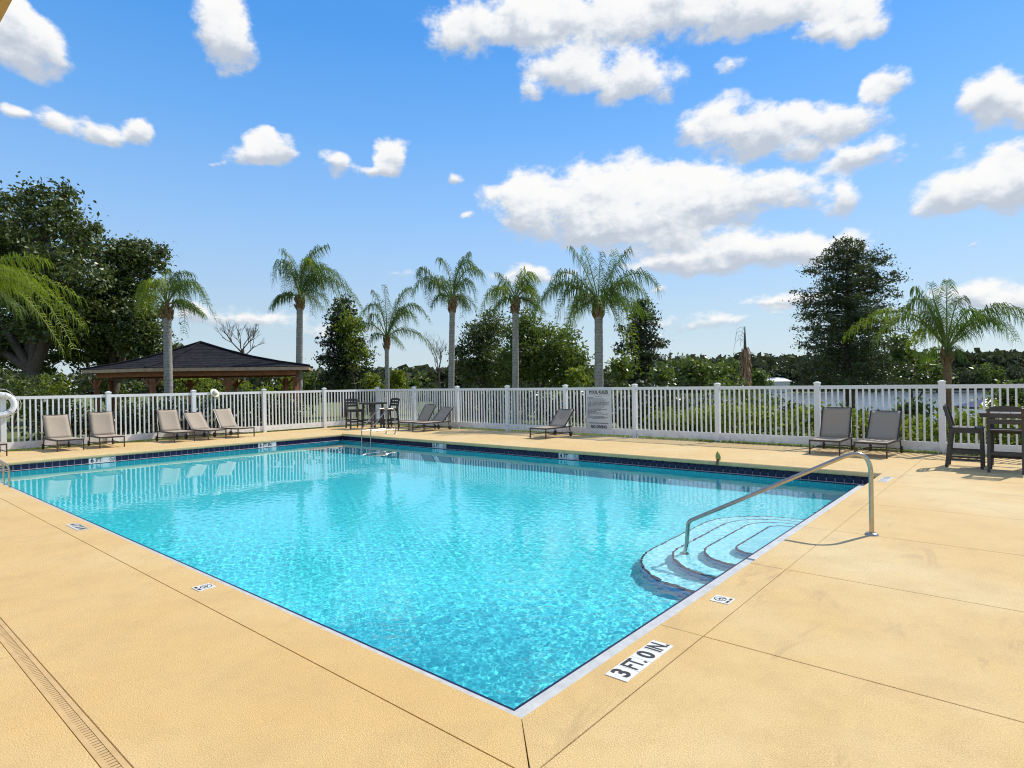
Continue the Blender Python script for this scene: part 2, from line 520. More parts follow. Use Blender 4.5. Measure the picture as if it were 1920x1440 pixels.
def copy_tree(src, loc, rotz, label, group=None, scale=None):
    def cp(o, par):
        c = o.copy()
        COL.objects.link(c)
        c.parent = par
        for ch in o.children:
            cp(ch, c)
        return c
    r = cp(src, None)
    r.location = loc
    r.rotation_euler = (0, 0, rotz)
    if scale:
        r.scale = (scale,) * 3
    r['label'] = label
    if group:
        r['group'] = group
    return r

def np_mesh(name, v, f, material, smooth=False):
    v = np.ascontiguousarray(v, dtype=np.float32)
    f = np.ascontiguousarray(f, dtype=np.int32)
    me = bpy.data.meshes.new(name)
    n, k = f.shape
    me.vertices.add(len(v))
    me.vertices.foreach_set('co', v.ravel())
    me.loops.add(n * k)
    me.loops.foreach_set('vertex_index', f.ravel())
    me.polygons.add(n)
    me.polygons.foreach_set('loop_start', np.arange(0, n * k, k, dtype=np.int32))
    me.polygons.foreach_set('loop_total', np.full(n, k, dtype=np.int32))
    if smooth:
        me.polygons.foreach_set('use_smooth', np.ones(n, dtype=bool))
    me.materials.append(material)
    me.update(calc_edges=True)
    return me

def text_obj(name, body, size, parent, origin, right, up, material, align='CENTER', xscale=1.0, extrude=0.0006, bold=0.03):
    cu = bpy.data.curves.new(name, 'FONT')
    cu.body = body
    cu.size = size
    cu.align_x = align
    cu.align_y = 'CENTER'
    cu.extrude = extrude
    cu.offset = size * bold
    cu.materials.append(material)
    o = link(name, cu, parent)
    right, up = Vector(right).normalized(), Vector(up).normalized()
    n = right.cross(up)
    mm = Matrix((right * xscale, up, n)).transposed().to_4x4()
    mm.translation = Vector(origin)
    # flat letters as a plain mesh
    dg = bpy.context.evaluated_depsgraph_get()
    me = bpy.data.meshes.new_from_object(o.evaluated_get(dg))
    me.name = name
    bpy.data.objects.remove(o)
    o = link(name, me, parent)
    o.matrix_local = mm
    return o

# ------------------------------------------------------------------ pool & deck dimensions
LX, LY = 10.27, 16.84          # pool opening at deck level, corner nearest the camera at the origin
GX, GY = 14.26, 20.05          # fence lines
ZW = -0.238                    # water level
ZL = -0.226                    # white ledge at the water line
JR, JL = 0.32, 0.33            # coping band width

def floor_z(y):
    return ZW - np.interp(y, [0, 7, 12, 17], [0.92, 1.15, 1.45, 1.80])

# deck: a bedding sheet with joints showing between the slabs
deck = MB()
bed = -0.035
XA, XB, YA, YB = -9.0, 14.225, -9.0, 20.015
for lo, hi in (((XA, YA), (XB, -0.012)), ((XA, LY + 0.012), (XB, YB)), ((XA, -0.012), (-0.012, LY + 0.012)), ((LX + 0.012, -0.012), (XB, LY + 0.012))):
    deck.span((lo[0], lo[1], -0.16), (hi[0], hi[1], bed))
deck_o = tag(deck.build('pool_deck', JOINT), kind='structure')

def slab(x0, y0, x1, y1, g=0.006, ztop=0.0):
    """concrete slab with softened arrises, standing proud of the joint filler"""
    b = 0.0025
    x0 += g; y0 += g; x1 -= g; y1 -= g
    lo = bed - 0.004
    vs = [(x0, y0, lo), (x1, y0, lo), (x1, y1, lo), (x0, y1, lo), (x0, y0, ztop - b), (x1, y0, ztop - b), (x1, y1, ztop - b), (x0, y1, ztop - b),
          (x0 + b, y0 + b, ztop), (x1 - b, y0 + b, ztop), (x1 - b, y1 - b, ztop), (x0 + b, y1 - b, ztop)]
    fs = [(8, 9, 10, 11)]
    for k in range(4):
        j = (k + 1) % 4
        fs += [(k, j, 4 + j, 4 + k), (4 + k, 4 + j, 8 + j, 8 + k)]
    return MB().add(vs, fs).build('slab', DECK, deck_o)

def poly_slab(pts):
    n = len(pts)
    vs = [(x, y, bed - 0.004) for x, y in pts] + [(x, y, 0) for x, y in pts]
    return MB().add(vs, [tuple(range(n, 2 * n))] + [(k, (k + 1) % n, n + (k + 1) % n, n + k) for k in range(n)]).build('slab', DECK, deck_o)

g = 0.003
xr = [1.54, 3.385, 5.2, 7.08, 8.95, LX + JR]
# band along the right-hand side (camera corner is mitred)
poly_slab([(g * 0.3, -g * 0.6), (1.54 - g, -g), (1.54 - g, -JR + g), (-JR + 1.2 * g, -JR + g)])
for a, b in zip(xr[:-1], xr[1:]):
    slab(a, -JR, b, 0, 0.003 if a < 3 else 0.0015)
# band along the left-hand side
poly_slab([(-g * 0.6, g * 0.3), (-JL + g, -JR + 1.6 * g), (-JL + g, LY + JR - g), (-g, LY + JR - g)])
slab(0.0, LY, LX + JR, LY + JR, 0.002)
slab(LX, 0.0, LX + JR, LY, 0.002)
# field slabs on the right
xs = [-JL] + xr[:-1] + [LX + JR - 0.32]
for a, b in zip(xs[:-1], xs[1:]):
    slab(a, -4.2, b, -JR, 0.0032)
    slab(a, YA, b, -4.2, 0.005)
slab(LX, -4.2, XB, -JR, 0.005)
slab(LX, YA, XB, -4.2, 0.005)
for a, b in ((-JR, 4.7), (4.7, 9.8), (9.8, 14.9), (14.9, YB)):
    slab(LX + JR, a, XB, b, 0.0025)
for a, b in ((XA, -1.5), (-1.5, 3.6), (3.6, LX + JR)):
    slab(a, LY + JR, b, YB, 0.0025)
# field on the left, cut by the slot drain
DX0, DX1 = -1.515, -1.425
slab(DX1, YA, -JL, LY + JR, 0.003)
for a, b in ((YA, -2.0), (-2.0, 3.05), (3.05, 8.1), (8.1, LY + JR)):
    slab(XA, a, DX0, b, 0.004)

# slot drain
drain = thing('deck_drain', 'narrow tan slotted drain strip set flush in the deck', 'drain', ((DX0 + DX1) / 2, 5.0, 0))
DRAIN = mat('tan_painted_drain', (0.56, 0.385, 0.18), 0.7, vary=0.1, vscale=10)
w = DX1 - DX0
d = MB()
for s in (-1, 1):
    d.span((s * (w / 2 - 0.013) - 0.0125, -13.9, -0.03), (s * (w / 2 - 0.013) + 0.0125, 12.1, -0.002))
d.build('edge_rail', DRAIN, drain)
d = MB()
y = -13.9
while y < 12.0:
    d.span((-w / 2 + 0.026, y, -0.028), (w / 2 - 0.026, y + 0.022, -0.004))
    y += 0.029 if -8 < y < 4 else 0.06
tag(d.build('grate_bars', DRAIN, drain), kind='stuff')
MB().span((-w / 2, -13.9, -0.034), (w / 2, 12.1, -0.031)).build('channel', mat('dirty_tan_channel', (0.22, 0.14, 0.06), 0.9), drain)

# ------------------------------------------------------------------ swimming pool
pool = tag(link('swimming_pool', None), kind='structure')
# shell: inner faces of the basin below the ledge
WX0, WX1, WY0, WY1 = 0.365, LX - 0.11, 0.365, LY - 0.11
ny = 24
ys = np.linspace(WY0, WY1, ny)
vs, fs = [], []
for yy in ys:
    fz = floor_z(yy)
    vs += [(WX0, yy, ZL - 0.012), (WX0, yy, fz + 0.12), (WX0 + 0.12, yy, fz), (WX1 - 0.12, yy, fz), (WX1, yy, fz + 0.12), (WX1, yy, ZL - 0.012)]
for j in range(ny - 1):
    for k in range(5):
        a = j * 6 + k
        fs.append((a, a + 1, a + 7, a + 6))
fs += [(0, 1, 2, 3, 4, 5), tuple((ny - 1) * 6 + k for k in (5, 4, 3, 2, 1, 0))]
basin = MB().add(vs, fs).build('basin', PLASTER, pool)
basin.cycles.is_caustics_receiver = True
# white ledge around the water line
led = MB()
led.span((-0.03, -0.03, ZL - 0.06), (LX + 0.03, WY0 - 0.022, ZL))
led.span((-0.03, WY1 + 0.022, ZL - 0.06), (LX + 0.03, LY + 0.03, ZL))
led.span((-0.03, WY0 - 0.022, ZL - 0.06), (WX0 - 0.022, WY1 + 0.022, ZL))
led.span((WX1 + 0.022, WY0 - 0.022, ZL - 0.06), (LX + 0.03, WY1 + 0.022, ZL))
led.build('ledge', LEDGE, pool)
# navy trim on the ledge's lip
tr = MB()
e = 0.022
tr.span((WX0 - e, WY0 - e, ZL - 0.06), (WX1 + e, WY0, ZL - 0.002))
tr.span((WX0 - e, WY1, ZL - 0.06), (WX1 + e, WY1 + e, ZL - 0.002))
tr.span((WX0 - e, WY0, ZL - 0.06), (WX0, WY1, ZL - 0.002))
tr.span((WX1, WY0, ZL - 0.06), (WX1 + e, WY1, ZL - 0.002))
tr.build('lip_trim', NAVY, pool)
# backing wall behind the tile band and the overhanging deck edge
bk = MB()
bk.span((LX + 0.012, -0.05, ZL - 0.02), (LX + 0.06, LY + 0.05, -0.066))
bk.span((-0.05, LY + 0.012, ZL - 0.02), (LX + 0.012, LY + 0.06, -0.066))
bk.span((-0.06, -0.05, ZL - 0.02), (-0.012, LY + 0.012, -0.066))
bk.span((-0.05, -0.06, ZL - 0.02), (LX + 0.012, -0.012, -0.066))
bk.build('grout_bed', GROUT, pool)
cp = MB()
def nose(a, b, inward):
    """rounded deck edge running a->b, its face turned towards the pool"""
    a, b, i = Vector(a), Vector(b), Vector(inward)
    prof = [(-0.016, -0.004), (0.000, -0.005), (0.010, -0.014), (0.013, -0.035), (0.013, -0.068), (0.008, -0.086), (-0.016, -0.092)]
    v1 = [a + i * p + Vector((0, 0, q)) for p, q in prof]
    v2 = [b + i * p + Vector((0, 0, q)) for p, q in prof]
    n = len(prof)
    cp.add(v1 + v2, [(k, k + 1, n + k + 1, n + k) for k in range(n - 1)], True)
nose((LX, -0.01, 0), (LX, LY, 0), (-1, 0, 0))
nose((LX, LY, 0), (-0.01, LY, 0), (0, -1, 0))
nose((0, LY, 0), (0, 0, 0), (1, 0, 0))
nose((0, 0, 0), (LX, 0, 0), (0, 1, 0))
cp.build('deck_edge', COPING, pool)

# individual wall tiles (far wall x = LX and left wall y = LY; the near walls turn away)
PITCH = 0.1535
TW, TH = PITCH - 0.015, 0.128
tz = -0.160
tile_x = MB().box((0, 0, 0), (0.014, TW, TH)).mesh('tile', NAVY)
tile_y = MB().box((0, 0, 0), (TW, 0.014, TH)).mesh('tile', NAVY)
def in_gap(v, gaps):
    return any(a - 0.01 < v < b + 0.01 for a, b in gaps)
far_marks = [(6.60, 7.214), (11.42, 12.034)]
left_marks = [(2.50, 3.114), (7.12, 7.734)]
def tile_run(n0, n1, marks):
    out = []
    segs = []
    a = n0
    for m0, m1 in sorted(marks):
        segs.append((a, m0)); a = m1
    segs.append((a, n1))
    for s0, s1 in segs:
        k = max(1, round((s1 - s0) / PITCH))
        p = (s1 - s0) / k
        out += [s0 + p * (i + 0.5) for i in range(k)]
    return out
for yy in tile_run(0.0, LY, far_marks):
    link('tile', tile_x, pool, (LX + 0.006, yy, tz))
for xx in tile_run(0.0, LX, left_marks):
    link('tile', tile_y, pool, (xx, LY + 0.006, tz))

def no_diving(parent, o, right, up, s, m=INK):
    """ring with a diver and a stroke, flat print"""
    o, r, u = Vector(o), Vector(right).normalized(), Vector(up).normalized()
    n = r.cross(u)
    b = MB()
    k = 28
    for ro, ri in ((0.46, 0.385),):
        vs = []
        for q in range(k):
            a = 2 * math.pi * q / k
            vs += [o + (r * math.cos(a) + u * math.sin(a)) * s * ro, o + (r * math.cos(a) + u * math.sin(a)) * s * ri]
        b.add(vs, [(2 * q, 2 * ((q + 1) % k), 2 * ((q + 1) % k) + 1, 2 * q + 1) for q in range(k)])
    def strip(p, q, w, lift):
        P, Q = o + r * p[0] * s + u * p[1] * s + n * lift, o + r * q[0] * s + u * q[1] * s + n * lift
        t = (Q - P).cross(n).normalized() * w * s
        b.add([P - t, Q - t, Q + t, P + t], [(0, 1, 2, 3)])
    strip((-0.28, 0.28), (0.28, -0.28), 0.035, 0.0004)
    strip((-0.20, -0.05), (0.08, 0.10), 0.05, 0.0008)
    strip((0.05, 0.10), (0.22, 0.02), 0.035, 0.0012)
    strip((-0.30, -0.20), (0.28, -0.20), 0.018, 0.0016)
    return b.build('no_diving_symbol', m, parent)

def wall_marker(kind, lo, words, icon=True):
    """four white tiles let into the tile band with black lettering"""
    for i in range(4):
        c = lo + PITCH * (i + 0.5)
        if kind == 'far':
            MB().box((0, 0, 0), (0.015, TW + 0.010, TH + 0.004)).build('marker_tile', TILEW, pool, (LX + 0.006, c, tz))
        else:
            MB().box((0, 0, 0), (TW + 0.010, 0.015, TH + 0.004)).build('marker_tile', TILEW, pool, (c, LY + 0.006, tz))
    for i, wd in enumerate(words):
        if kind == 'far':
            o = (LX - 0.0035, lo + PITCH * (3.5 - i), tz)
            rt, upv = (0, -1, 0), (0, 0, 1)
        else:
            o = (lo + PITCH * (i + 0.5), LY - 0.0035, tz)
            rt, upv = (1, 0, 0), (0, 0, 1)
        if wd == '*':
            no_diving(pool, o, rt, upv, 0.14)
        elif wd:
            text_obj('depth_lettering', wd, 0.150, pool, o, rt, upv, INK, xscale=0.8 if len(wd) > 1 else 1.0)
wall_marker('far', far_marks[0][0], ['4', 'FT', '', '*'])
wall_marker('far', far_marks[1][0], ['5', 'FT', '', '*'])
wall_marker('left', left_marks[0][0], ['6', 'FT', '', '*'])
wall_marker('left', left_marks[1][0], ['6', 'FT', 'IN', ''])

# entry steps: rounded treads with a navy nosing
def tread_outline(x0, x1, y1, r, n=14):
    pts = [(x0, WY0 - 0.02)]
    for k in range(n + 1):
        a = math.pi - k / n * math.pi / 2
        pts.append((x0 + r + r * math.cos(a), y1 - r + r * math.sin(a)))
    for k in range(n + 1):
        a = math.pi / 2 - k / n * math.pi / 2
        pts.append((x1 - r + r * math.cos(a), y1 - r + r * math.sin(a)))
    pts.append((x1, WY0 - 0.02))
    return pts
steps = [(3.62, 7.38, 1.70, 1.05, -0.93), (3.98, 7.02, 1.37, 0.80, -0.75), (4.34, 6.66, 1.03, 0.52, -0.57), (4.70, 6.30, 0.69, 0.24, -0.39)]
prev = -1.25
for x0, x1, y1, r, z in steps:
    pts = tread_outline(x0, x1, y1, r)
    k = len(pts)
    b = MB().add([(px_, py_, prev - 0.03) for px_, py_ in pts] + [(px_, py_, z) for px_, py_ in pts],
                 [tuple(range(k, 2 * k))[::-1]] + [(q, q + 1, k + q + 1, k + q) for q in range(k - 1)])
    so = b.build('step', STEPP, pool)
    so.data.materials.append(RISER_SHADE)
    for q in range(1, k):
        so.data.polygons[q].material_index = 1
    so.cycles.is_caustics_receiver = True
    inner = tread_outline(x0 + 0.022, x1 - 0.022, y1 - 0.022, max(0.05, r - 0.022))
    h = 0.004
    b = MB().add([(p[0], p[1], z + h) for p in pts] + [(p[0], p[1], z + h) for p in inner] + [(p[0] - (0.003 if q < k // 2 else -0.003), p[1] + 0.003, z - 0.045) for q, p in enumerate(pts)] + [(p[0] - (0.003 if q < k // 2 else -0.003), p[1] + 0.003, z + h) for q, p in enumerate(pts)],
                 [(q, q + 1, k + q + 1, k + q) for q in range(k - 1)] + [(2 * k + q, 2 * k + q + 1, 3 * k + q + 1, 3 * k + q) for q in range(k - 1)])
    t_o = b.build('step_nosing', NOSING, pool)
    t_o.cycles.is_caustics_receiver = True
    prev = z

# water: a rippled refracting sheet, livelier near the shallow corner, glassy at the far end
def build_water():
    rng = np.random.RandomState(11)
    def grid(a, b, s0, s1):
        out = [a]
        while out[-1] < b:
            tt = (out[-1] - a) / (b - a)
            out.append(out[-1] + s0 + (s1 - s0) * tt)
        out[-1] = b
        return np.array(out)
    gx = grid(WX0, WX1, 0.007, 0.030)
    gy = grid(WY0, WY1, 0.007, 0.034)
    X, Y = np.meshgrid(gx, gy)
    dist = np.hypot(X - CAM.x, Y - CAM.y)
    patch = np.zeros_like(X)
    for k in range(7):
        a = rng.uniform(0, 2 * np.pi)
        lam = rng.uniform(3.0, 8.0)
        patch += np.sin(2 * np.pi / lam * (X * np.cos(a) + Y * np.sin(a)) + rng.uniform(0, 6.28))
    patch = 1 / (1 + np.exp(-patch * 0.55))
    live = np.clip((17.0 - dist) / 9.0, 0.0, 1.0)
    live = live * live * (3 - 2 * live)
    amp = (0.05 + 0.95 * live) * (0.5 + 0.8 * patch)
    Z = np.zeros_like(X)
    sp = np.maximum(0.007 + 0.023 * (X - WX0) / (WX1 - WX0), 0.007 + 0.027 * (Y - WY0) / (WY1 - WY0))
    for k in range(95):
        lam = 0.032 * (8.0 ** (rng.rand() ** 1.3))
        a = rng.normal(0.9, 1.1)
        slope = 0.0042 if lam < 0.075 else 0.0036
        att = np.clip(lam / (3.2 * sp) - 0.35, 0, 1)
        Z += slope * lam / (2 * np.pi) * att * np.sin(2 * np.pi / lam * (X * np.cos(a) + Y * np.sin(a)) + rng.uniform(0, 6.28))
    Z *= amp
    for k in range(10):
        lam = rng.uniform(0.7, 2.2)
        a = rng.uniform(0, 2 * np.pi)
        Z += 0.0008 * lam / (2 * np.pi) * np.sin(2 * np.pi / lam * (X * np.cos(a) + Y * np.sin(a)) + rng.uniform(0, 6.28))
    Z += ZW
    nxg, nyg = len(gx), len(gy)
    idx = np.arange(nxg * nyg).reshape(nyg, nxg)
    f = np.stack([idx[:-1, :-1].ravel(), idx[:-1, 1:].ravel(), idx[1:, 1:].ravel(), idx[1:, :-1].ravel()], 1)
    mt = bpy.data.materials.new('clear_pool_water')
    mt.use_nodes = True
    t = N(mt.node_tree)
    t.n.remove(t.n['Principled BSDF'])
    gl = t.new('ShaderNodeBsdfGlass')
    gl.inputs['IOR'].default_value = 1.333
    gl.inputs['Roughness'].default_value = 0.0
    gl.inputs['Color'].default_value = (1.0, 1.0, 1.0, 1)
    t.l.new(gl.outputs[0], t.n['Material Output'].inputs['Surface'])
    o = link('pool_water', np_mesh('pool_water', np.stack([X.ravel(), Y.ravel(), Z.ravel()], 1), f, mt, True))
    o.cycles.is_caustics_caster = True
    tag(o, kind='structure')
build_water()

# ------------------------------------------------------------------ terrain, lake
F2 = Vector((FWD.x, FWD.y)).normalized()
R2 = Vector((RIGHT.x, RIGHT.y)).normalized()
def sstep(a, b, v):
    tt = np.clip((v - a) / (b - a), 0, 1)
    return tt * tt * (3 - 2 * tt)
def terrain(x, y):
    dx, dy = np.asarray(x) - CAM.x, np.asarray(y) - CAM.y
    v = dx * F2.x + dy * F2.y
    wq = dx * R2.x + dy * R2.y
    z = -0.10 * np.ones_like(v)
    # bank falling away to the lake ahead and to the right
    side = sstep(-6, 9, wq - 0.10 * v)
    z = z - 1.75 * sstep(19, 44, v) * side
    basin = sstep(42, 56, v) * sstep(6, 16, wq) * (1 - sstep(150, 172, v))
    z = z - 1.6 * basin
    z = z + 0.4 * sstep(170, 230, v)
    z = z - 0.5 * sstep(30, 70, v) * (1 - side)
    return z
LAKE_Z = -2.05
def gz(x, y):
    return float(terrain(np.array(x), np.array(y)))

def build_ground():
    def lines(a, b, inner0, inner1):
        s = set([inner0, inner1, a, b])
        for k in range(-16, 60, 2):
            s.add(float(k) + 0.31)
        q = 60.0
        while q < b:
            s.add(q); q *= 1.13
        q = -16.0
        while q > a:
            s.add(q); q *= 1.3
        return np.array(sorted(v for v in s if a <= v <= b))
    gx = lines(-900, 2600, XA, GX - 0.02)
    gy = lines(-1600, 2400, YA, GY - 0.02)
    X, Y = np.meshgrid(gx, gy)
    Z = terrain(X, Y)
    idx = np.arange(X.size).reshape(X.shape)
    cx = (gx[:-1] + gx[1:]) / 2
    cy = (gy[:-1] + gy[1:]) / 2
    CX, CY = np.meshgrid(cx, cy)
    keep = ~((CX > XA) & (CX < GX - 0.02) & (CY > YA) & (CY < GY - 0.02))
    f = np.stack([idx[:-1, :-1], idx[:-1, 1:], idx[1:, 1:], idx[1:, :-1]], -1)[keep]
    tag(link('ground', np_mesh('ground', np.stack([X.ravel(), Y.ravel(), Z.ravel()], 1), f, grass_ground_mat(), True)), kind='structure')
    # lake
    mt = bpy.data.materials.new('lake_water')
    mt.use_nodes = True
    t = N(mt.node_tree)
    b = t.n['Principled BSDF']
    b.inputs['Base Color'].default_value = (0.20, 0.24, 0.27, 1)
    b.inputs['Roughness'].default_value = 0.12
    b.inputs['Specular IOR Level'].default_value = 1.0
    bp = t.new('ShaderNodeBump')
    bp.inputs['Strength'].default_value = 0.6
    bp.inputs['Distance'].default_value = 0.25
    t.l.new(t.noise(t.new('ShaderNodeNewGeometry').outputs['Position'], 1.2, 3, 0.5), bp.inputs['Height'])
    t.l.new(bp.outputs[0], b.inputs['Normal'])
    c = [(4, 38), (320, 38), (320, 178), (4, 178)]
    P = [Vector((CAM.x, CAM.y)) + F2 * v + R2 * wv_ for wv_, v in c]
    tag(MB().add([(p.x, p.y, LAKE_Z) for p in P], [(0, 1, 2, 3)]).build('lake', mt), kind='structure')
build_ground()

# ------------------------------------------------------------------ white picket fence
def picket_mesh(h0, h1):
    return MB().box((0, 0, (h0 + h1) / 2), (0.038, 0.038, h1 - h0)).mesh('picket', WHITE)
PICK = picket_mesh(0.24, 1.475)
def post_mesh():
    b = MB().box((0, 0, 0.78), (0.127, 0.127, 1.66))
    return b.mesh('post', WHITE)
def cap_mesh():
    b = MB().box((0, 0, 0.012), (0.150, 0.150, 0.024))
    s, h = 0.072, 0.05
    b.add([(-s, -s, 0.024), (s, -s, 0.024), (s, s, 0.024), (-s, s, 0.024), (-0.02, -0.02, h), (0.02, -0.02, h), (0.02, 0.02, h), (-0.02, 0.02, h)],
          [(0, 1, 5, 4), (1, 2, 6, 5), (2, 3, 7, 6), (3, 0, 4, 7), (4, 5, 6, 7)])
    return b.mesh('post_cap', WHITE)
POST, CAP = post_mesh(), cap_mesh()
def fence_run(label, posts, axis, fixed, skip_first=False):
    """posts: coordinates along axis ('x' or 'y'); the run stands on the line fixed"""
    def P(t, z=0.0):
        return (t, fixed, z) if axis == 'x' else (fixed, t, z)
    root = thing('picket_fence', label, 'fence', P(posts[0]))
    base = Vector(P(posts[0]))
    rnd = random.Random(len(posts))
    for i, t in enumerate(posts):
        if i == 0 and skip_first:
            continue
        po = link('post', POST, root, Vector(P(t)) - base)
        link('post_cap', CAP, po, (0, 0, 1.61))
    for a, b in zip(posts[:-1], posts[1:]):
        s = 1 if b > a else -1
        a2, b2 = a + s * 0.064, b - s * 0.064
        L = abs(b2 - a2)
        mid = (a2 + b2) / 2
        sz = (L, 0.050, 0.088) if axis == 'x' else (0.050, L, 0.088)
        MB().box((0, 0, 0), sz).build('top_rail', WHITE, root, Vector(P(mid, 1.515)) - base)
        sz = (L, 0.050, 0.20) if axis == 'x' else (0.050, L, 0.20)
        MB().box((0, 0, 0), sz).build('bottom_rail', WHITE, root, Vector(P(mid, 0.155)) - base)
        n = 17
        for k in range(n):
            tt = a2 + (b2 - a2) * (k + 1) / (n + 1)
            o = link('picket', PICK, root, Vector(P(tt)) - base)
            o.rotation_euler = (rnd.gauss(0, 0.003), rnd.gauss(0, 0.003), 0)
    return root
far_posts = [GY, 17.56, 14.98, 12.38, 9.80, 7.19, 4.59, 2.02, -0.56, -3.14, -5.72]
left_posts = [GX, 11.58, 8.99, 6.44, 3.88, 1.30, -1.28]
far_fence = fence_run('long white picket fence between the pool and the lake, carrying the rules sign', far_posts, 'y', GX)
left_fence = fence_run('white picket fence on the gazebo side, behind the row of five loungers', left_posts, 'x', GY, True)

# ------------------------------------------------------------------ depth markers on the deck
def deck_marker(label, c, right, up, words, tile=0.152, text_mat=INK, cat='depth marker', xs=None):
    root = thing('depth_marker', label, cat, (c[0], c[1], 0))
    right, up = Vector(right), Vector(up)
    n = len(words)
    for i, wd in enumerate(words):
        off = right * (i - (n - 1) / 2) * tile
        t = tile - 0.004
        MB().box((0, 0, 0), (t, t, 0.006)).build('marker_tile', TILEW, root, off + Vector((0, 0, 0.0015)))
        o = off + Vector((0, 0, 0.0056))
        if wd == '*':
            no_diving(root, o + up * 0.018, right, up, 0.105, text_mat)
            b = MB()
            for q in (-1, 1):
                cc = o - up * 0.052 + right * q * 0.032
                for s in (-1, 1):
                    pass
                b.add([cc - right * 0.024 - up * 0.010, cc + right * 0.024 - up * 0.010, cc + right * 0.024 + up * 0.010, cc - right * 0.024 + up * 0.010], [(0, 1, 2, 3)])
            b.build('small_print', text_mat, root)
        else:
            text_obj('lettering', wd, tile * 1.06, root, o, right, up, text_mat, xscale=0.70 if len(wd) > 1 else 0.95, bold=0.018 if len(wd) > 1 else 0.03)
    return root
deck_marker('white tile depth marker reading 3 FT 0 IN beside the near pool corner', (0.966, -0.163), (1, 0, 0), (0, 1, 0), ['3', 'FT.', '0', 'IN.'], 0.152)
deck_marker('white depth marker reading 4 FT 0 IN on the deck band left of the pool', (-0.155, 7.10), (0, -1, 0), (1, 0, 0), ['4', 'FT', '0', 'IN'], 0.130)
deck_marker('single no-diving tile in the deck near the pool steps', (2.285, -0.165), (1, 0, 0), (0, 1, 0), ['*'], 0.152, cat='sign tile')
deck_marker('single no-diving tile in the deck band on the drain side of the pool', (-0.15, 3.43), (0, -1, 0), (1, 0, 0), ['*'], 0.152, cat='sign tile')
deck_marker('worn, faded depth marker in the deck by the far corner past the handrail', (9.55, -0.165), (1, 0, 0), (0, 1, 0), ['3', 'FT', '0', 'IN'], 0.150, FADED)

# ------------------------------------------------------------------ handrail at the steps
def arc_path(pts, rads, n=8):
    """polyline with rounded corners"""
    pts = [Vector(p) for p in pts]
    out = [pts[0]]
    for i in range(1, len(pts) - 1):
        a, b, c = pts[i - 1], pts[i], pts[i + 1]
        r = rads[i - 1]
        u, v = (a - b).normalized(), (c - b).normalized()
        ang = u.angle(v)
        tlen = min(r / math.tan(ang / 2), 0.48 * min((a - b).length, (c - b).length))
        p0, p1 = b + u * tlen, b + v * tlen
        for k in range(n + 1):
            s = k / n
            out.append(p0 * (1 - s) ** 2 + b * 2 * s * (1 - s) + p1 * s * s)
    out.append(pts[-1])
    return out
hr = thing('pool_handrail', 'bent stainless steel handrail leading down the pool steps', 'handrail', (5.23, -0.69, 0))
dv = Vector((-0.324, 0.946, 0))
path = arc_path([(0, 0, 0.0), Vector((0, 0, 0.985)), dv * 1.95 + Vector((0, 0, 0.01)), dv * 2.00 + Vector((0, 0, -0.745))], [0.20, 0.10], 12)
rail_o = MB().tube(path, 0.0242, 14).build('rail', STEEL, hr)
MB().lathe([(0.026, 0.028), (0.05, 0.026), (0.068, 0.012), (0.070, 0.001)], 28).build('flange', STEEL, hr)
MB().lathe([(0.026, 0.026), (0.05, 0.022), (0.056, 0.001)], 20, dv * 2.0 + Vector((0, 0, -0.748))).build('foot_flange', STEEL, hr)

# ------------------------------------------------------------------ pool ladders (figure-four rails)
def ladder(label, loc, rotz):
    root = thing('pool_ladder', label, 'ladder', loc, rotz)   # local +x points away from the water
    for s in (-1, 1):
        yy = s * 0.25
        p = arc_path([(0.95, yy, 0), (0.95, yy, 0.90), (0.62, yy, 0.90), (-0.10, yy, 0.24), (-0.10, yy, -1.05)], [0.16, 0.20, 0.25], 8)
        MB().tube(p, 0.020, 10).build('rail', STEEL, root)
        MB().tube([(-0.09, yy, 0.17), (0.94, yy, 0.17)], 0.017, 8).build('brace', STEEL, root)
        MB().lathe([(0.021, 0.03), (0.045, 0.028), (0.058, 0.001)], 18, (0.95, yy, 0)).build('flange', STEEL, root)
    for z in (-0.42, -0.70, -0.97):
        MB().box((-0.12, 0, z), (0.09, 0.49, 0.03)).build('tread', TILEW, root)
    return root
ladder('stainless steel pool ladder at the far deep corner, in front of the bar table', (10.16, 15.14, 0), 0.0)
ladder('stainless steel pool ladder at the very edge of the picture, on the drain side', (0.16, 13.6, 0), math.pi)

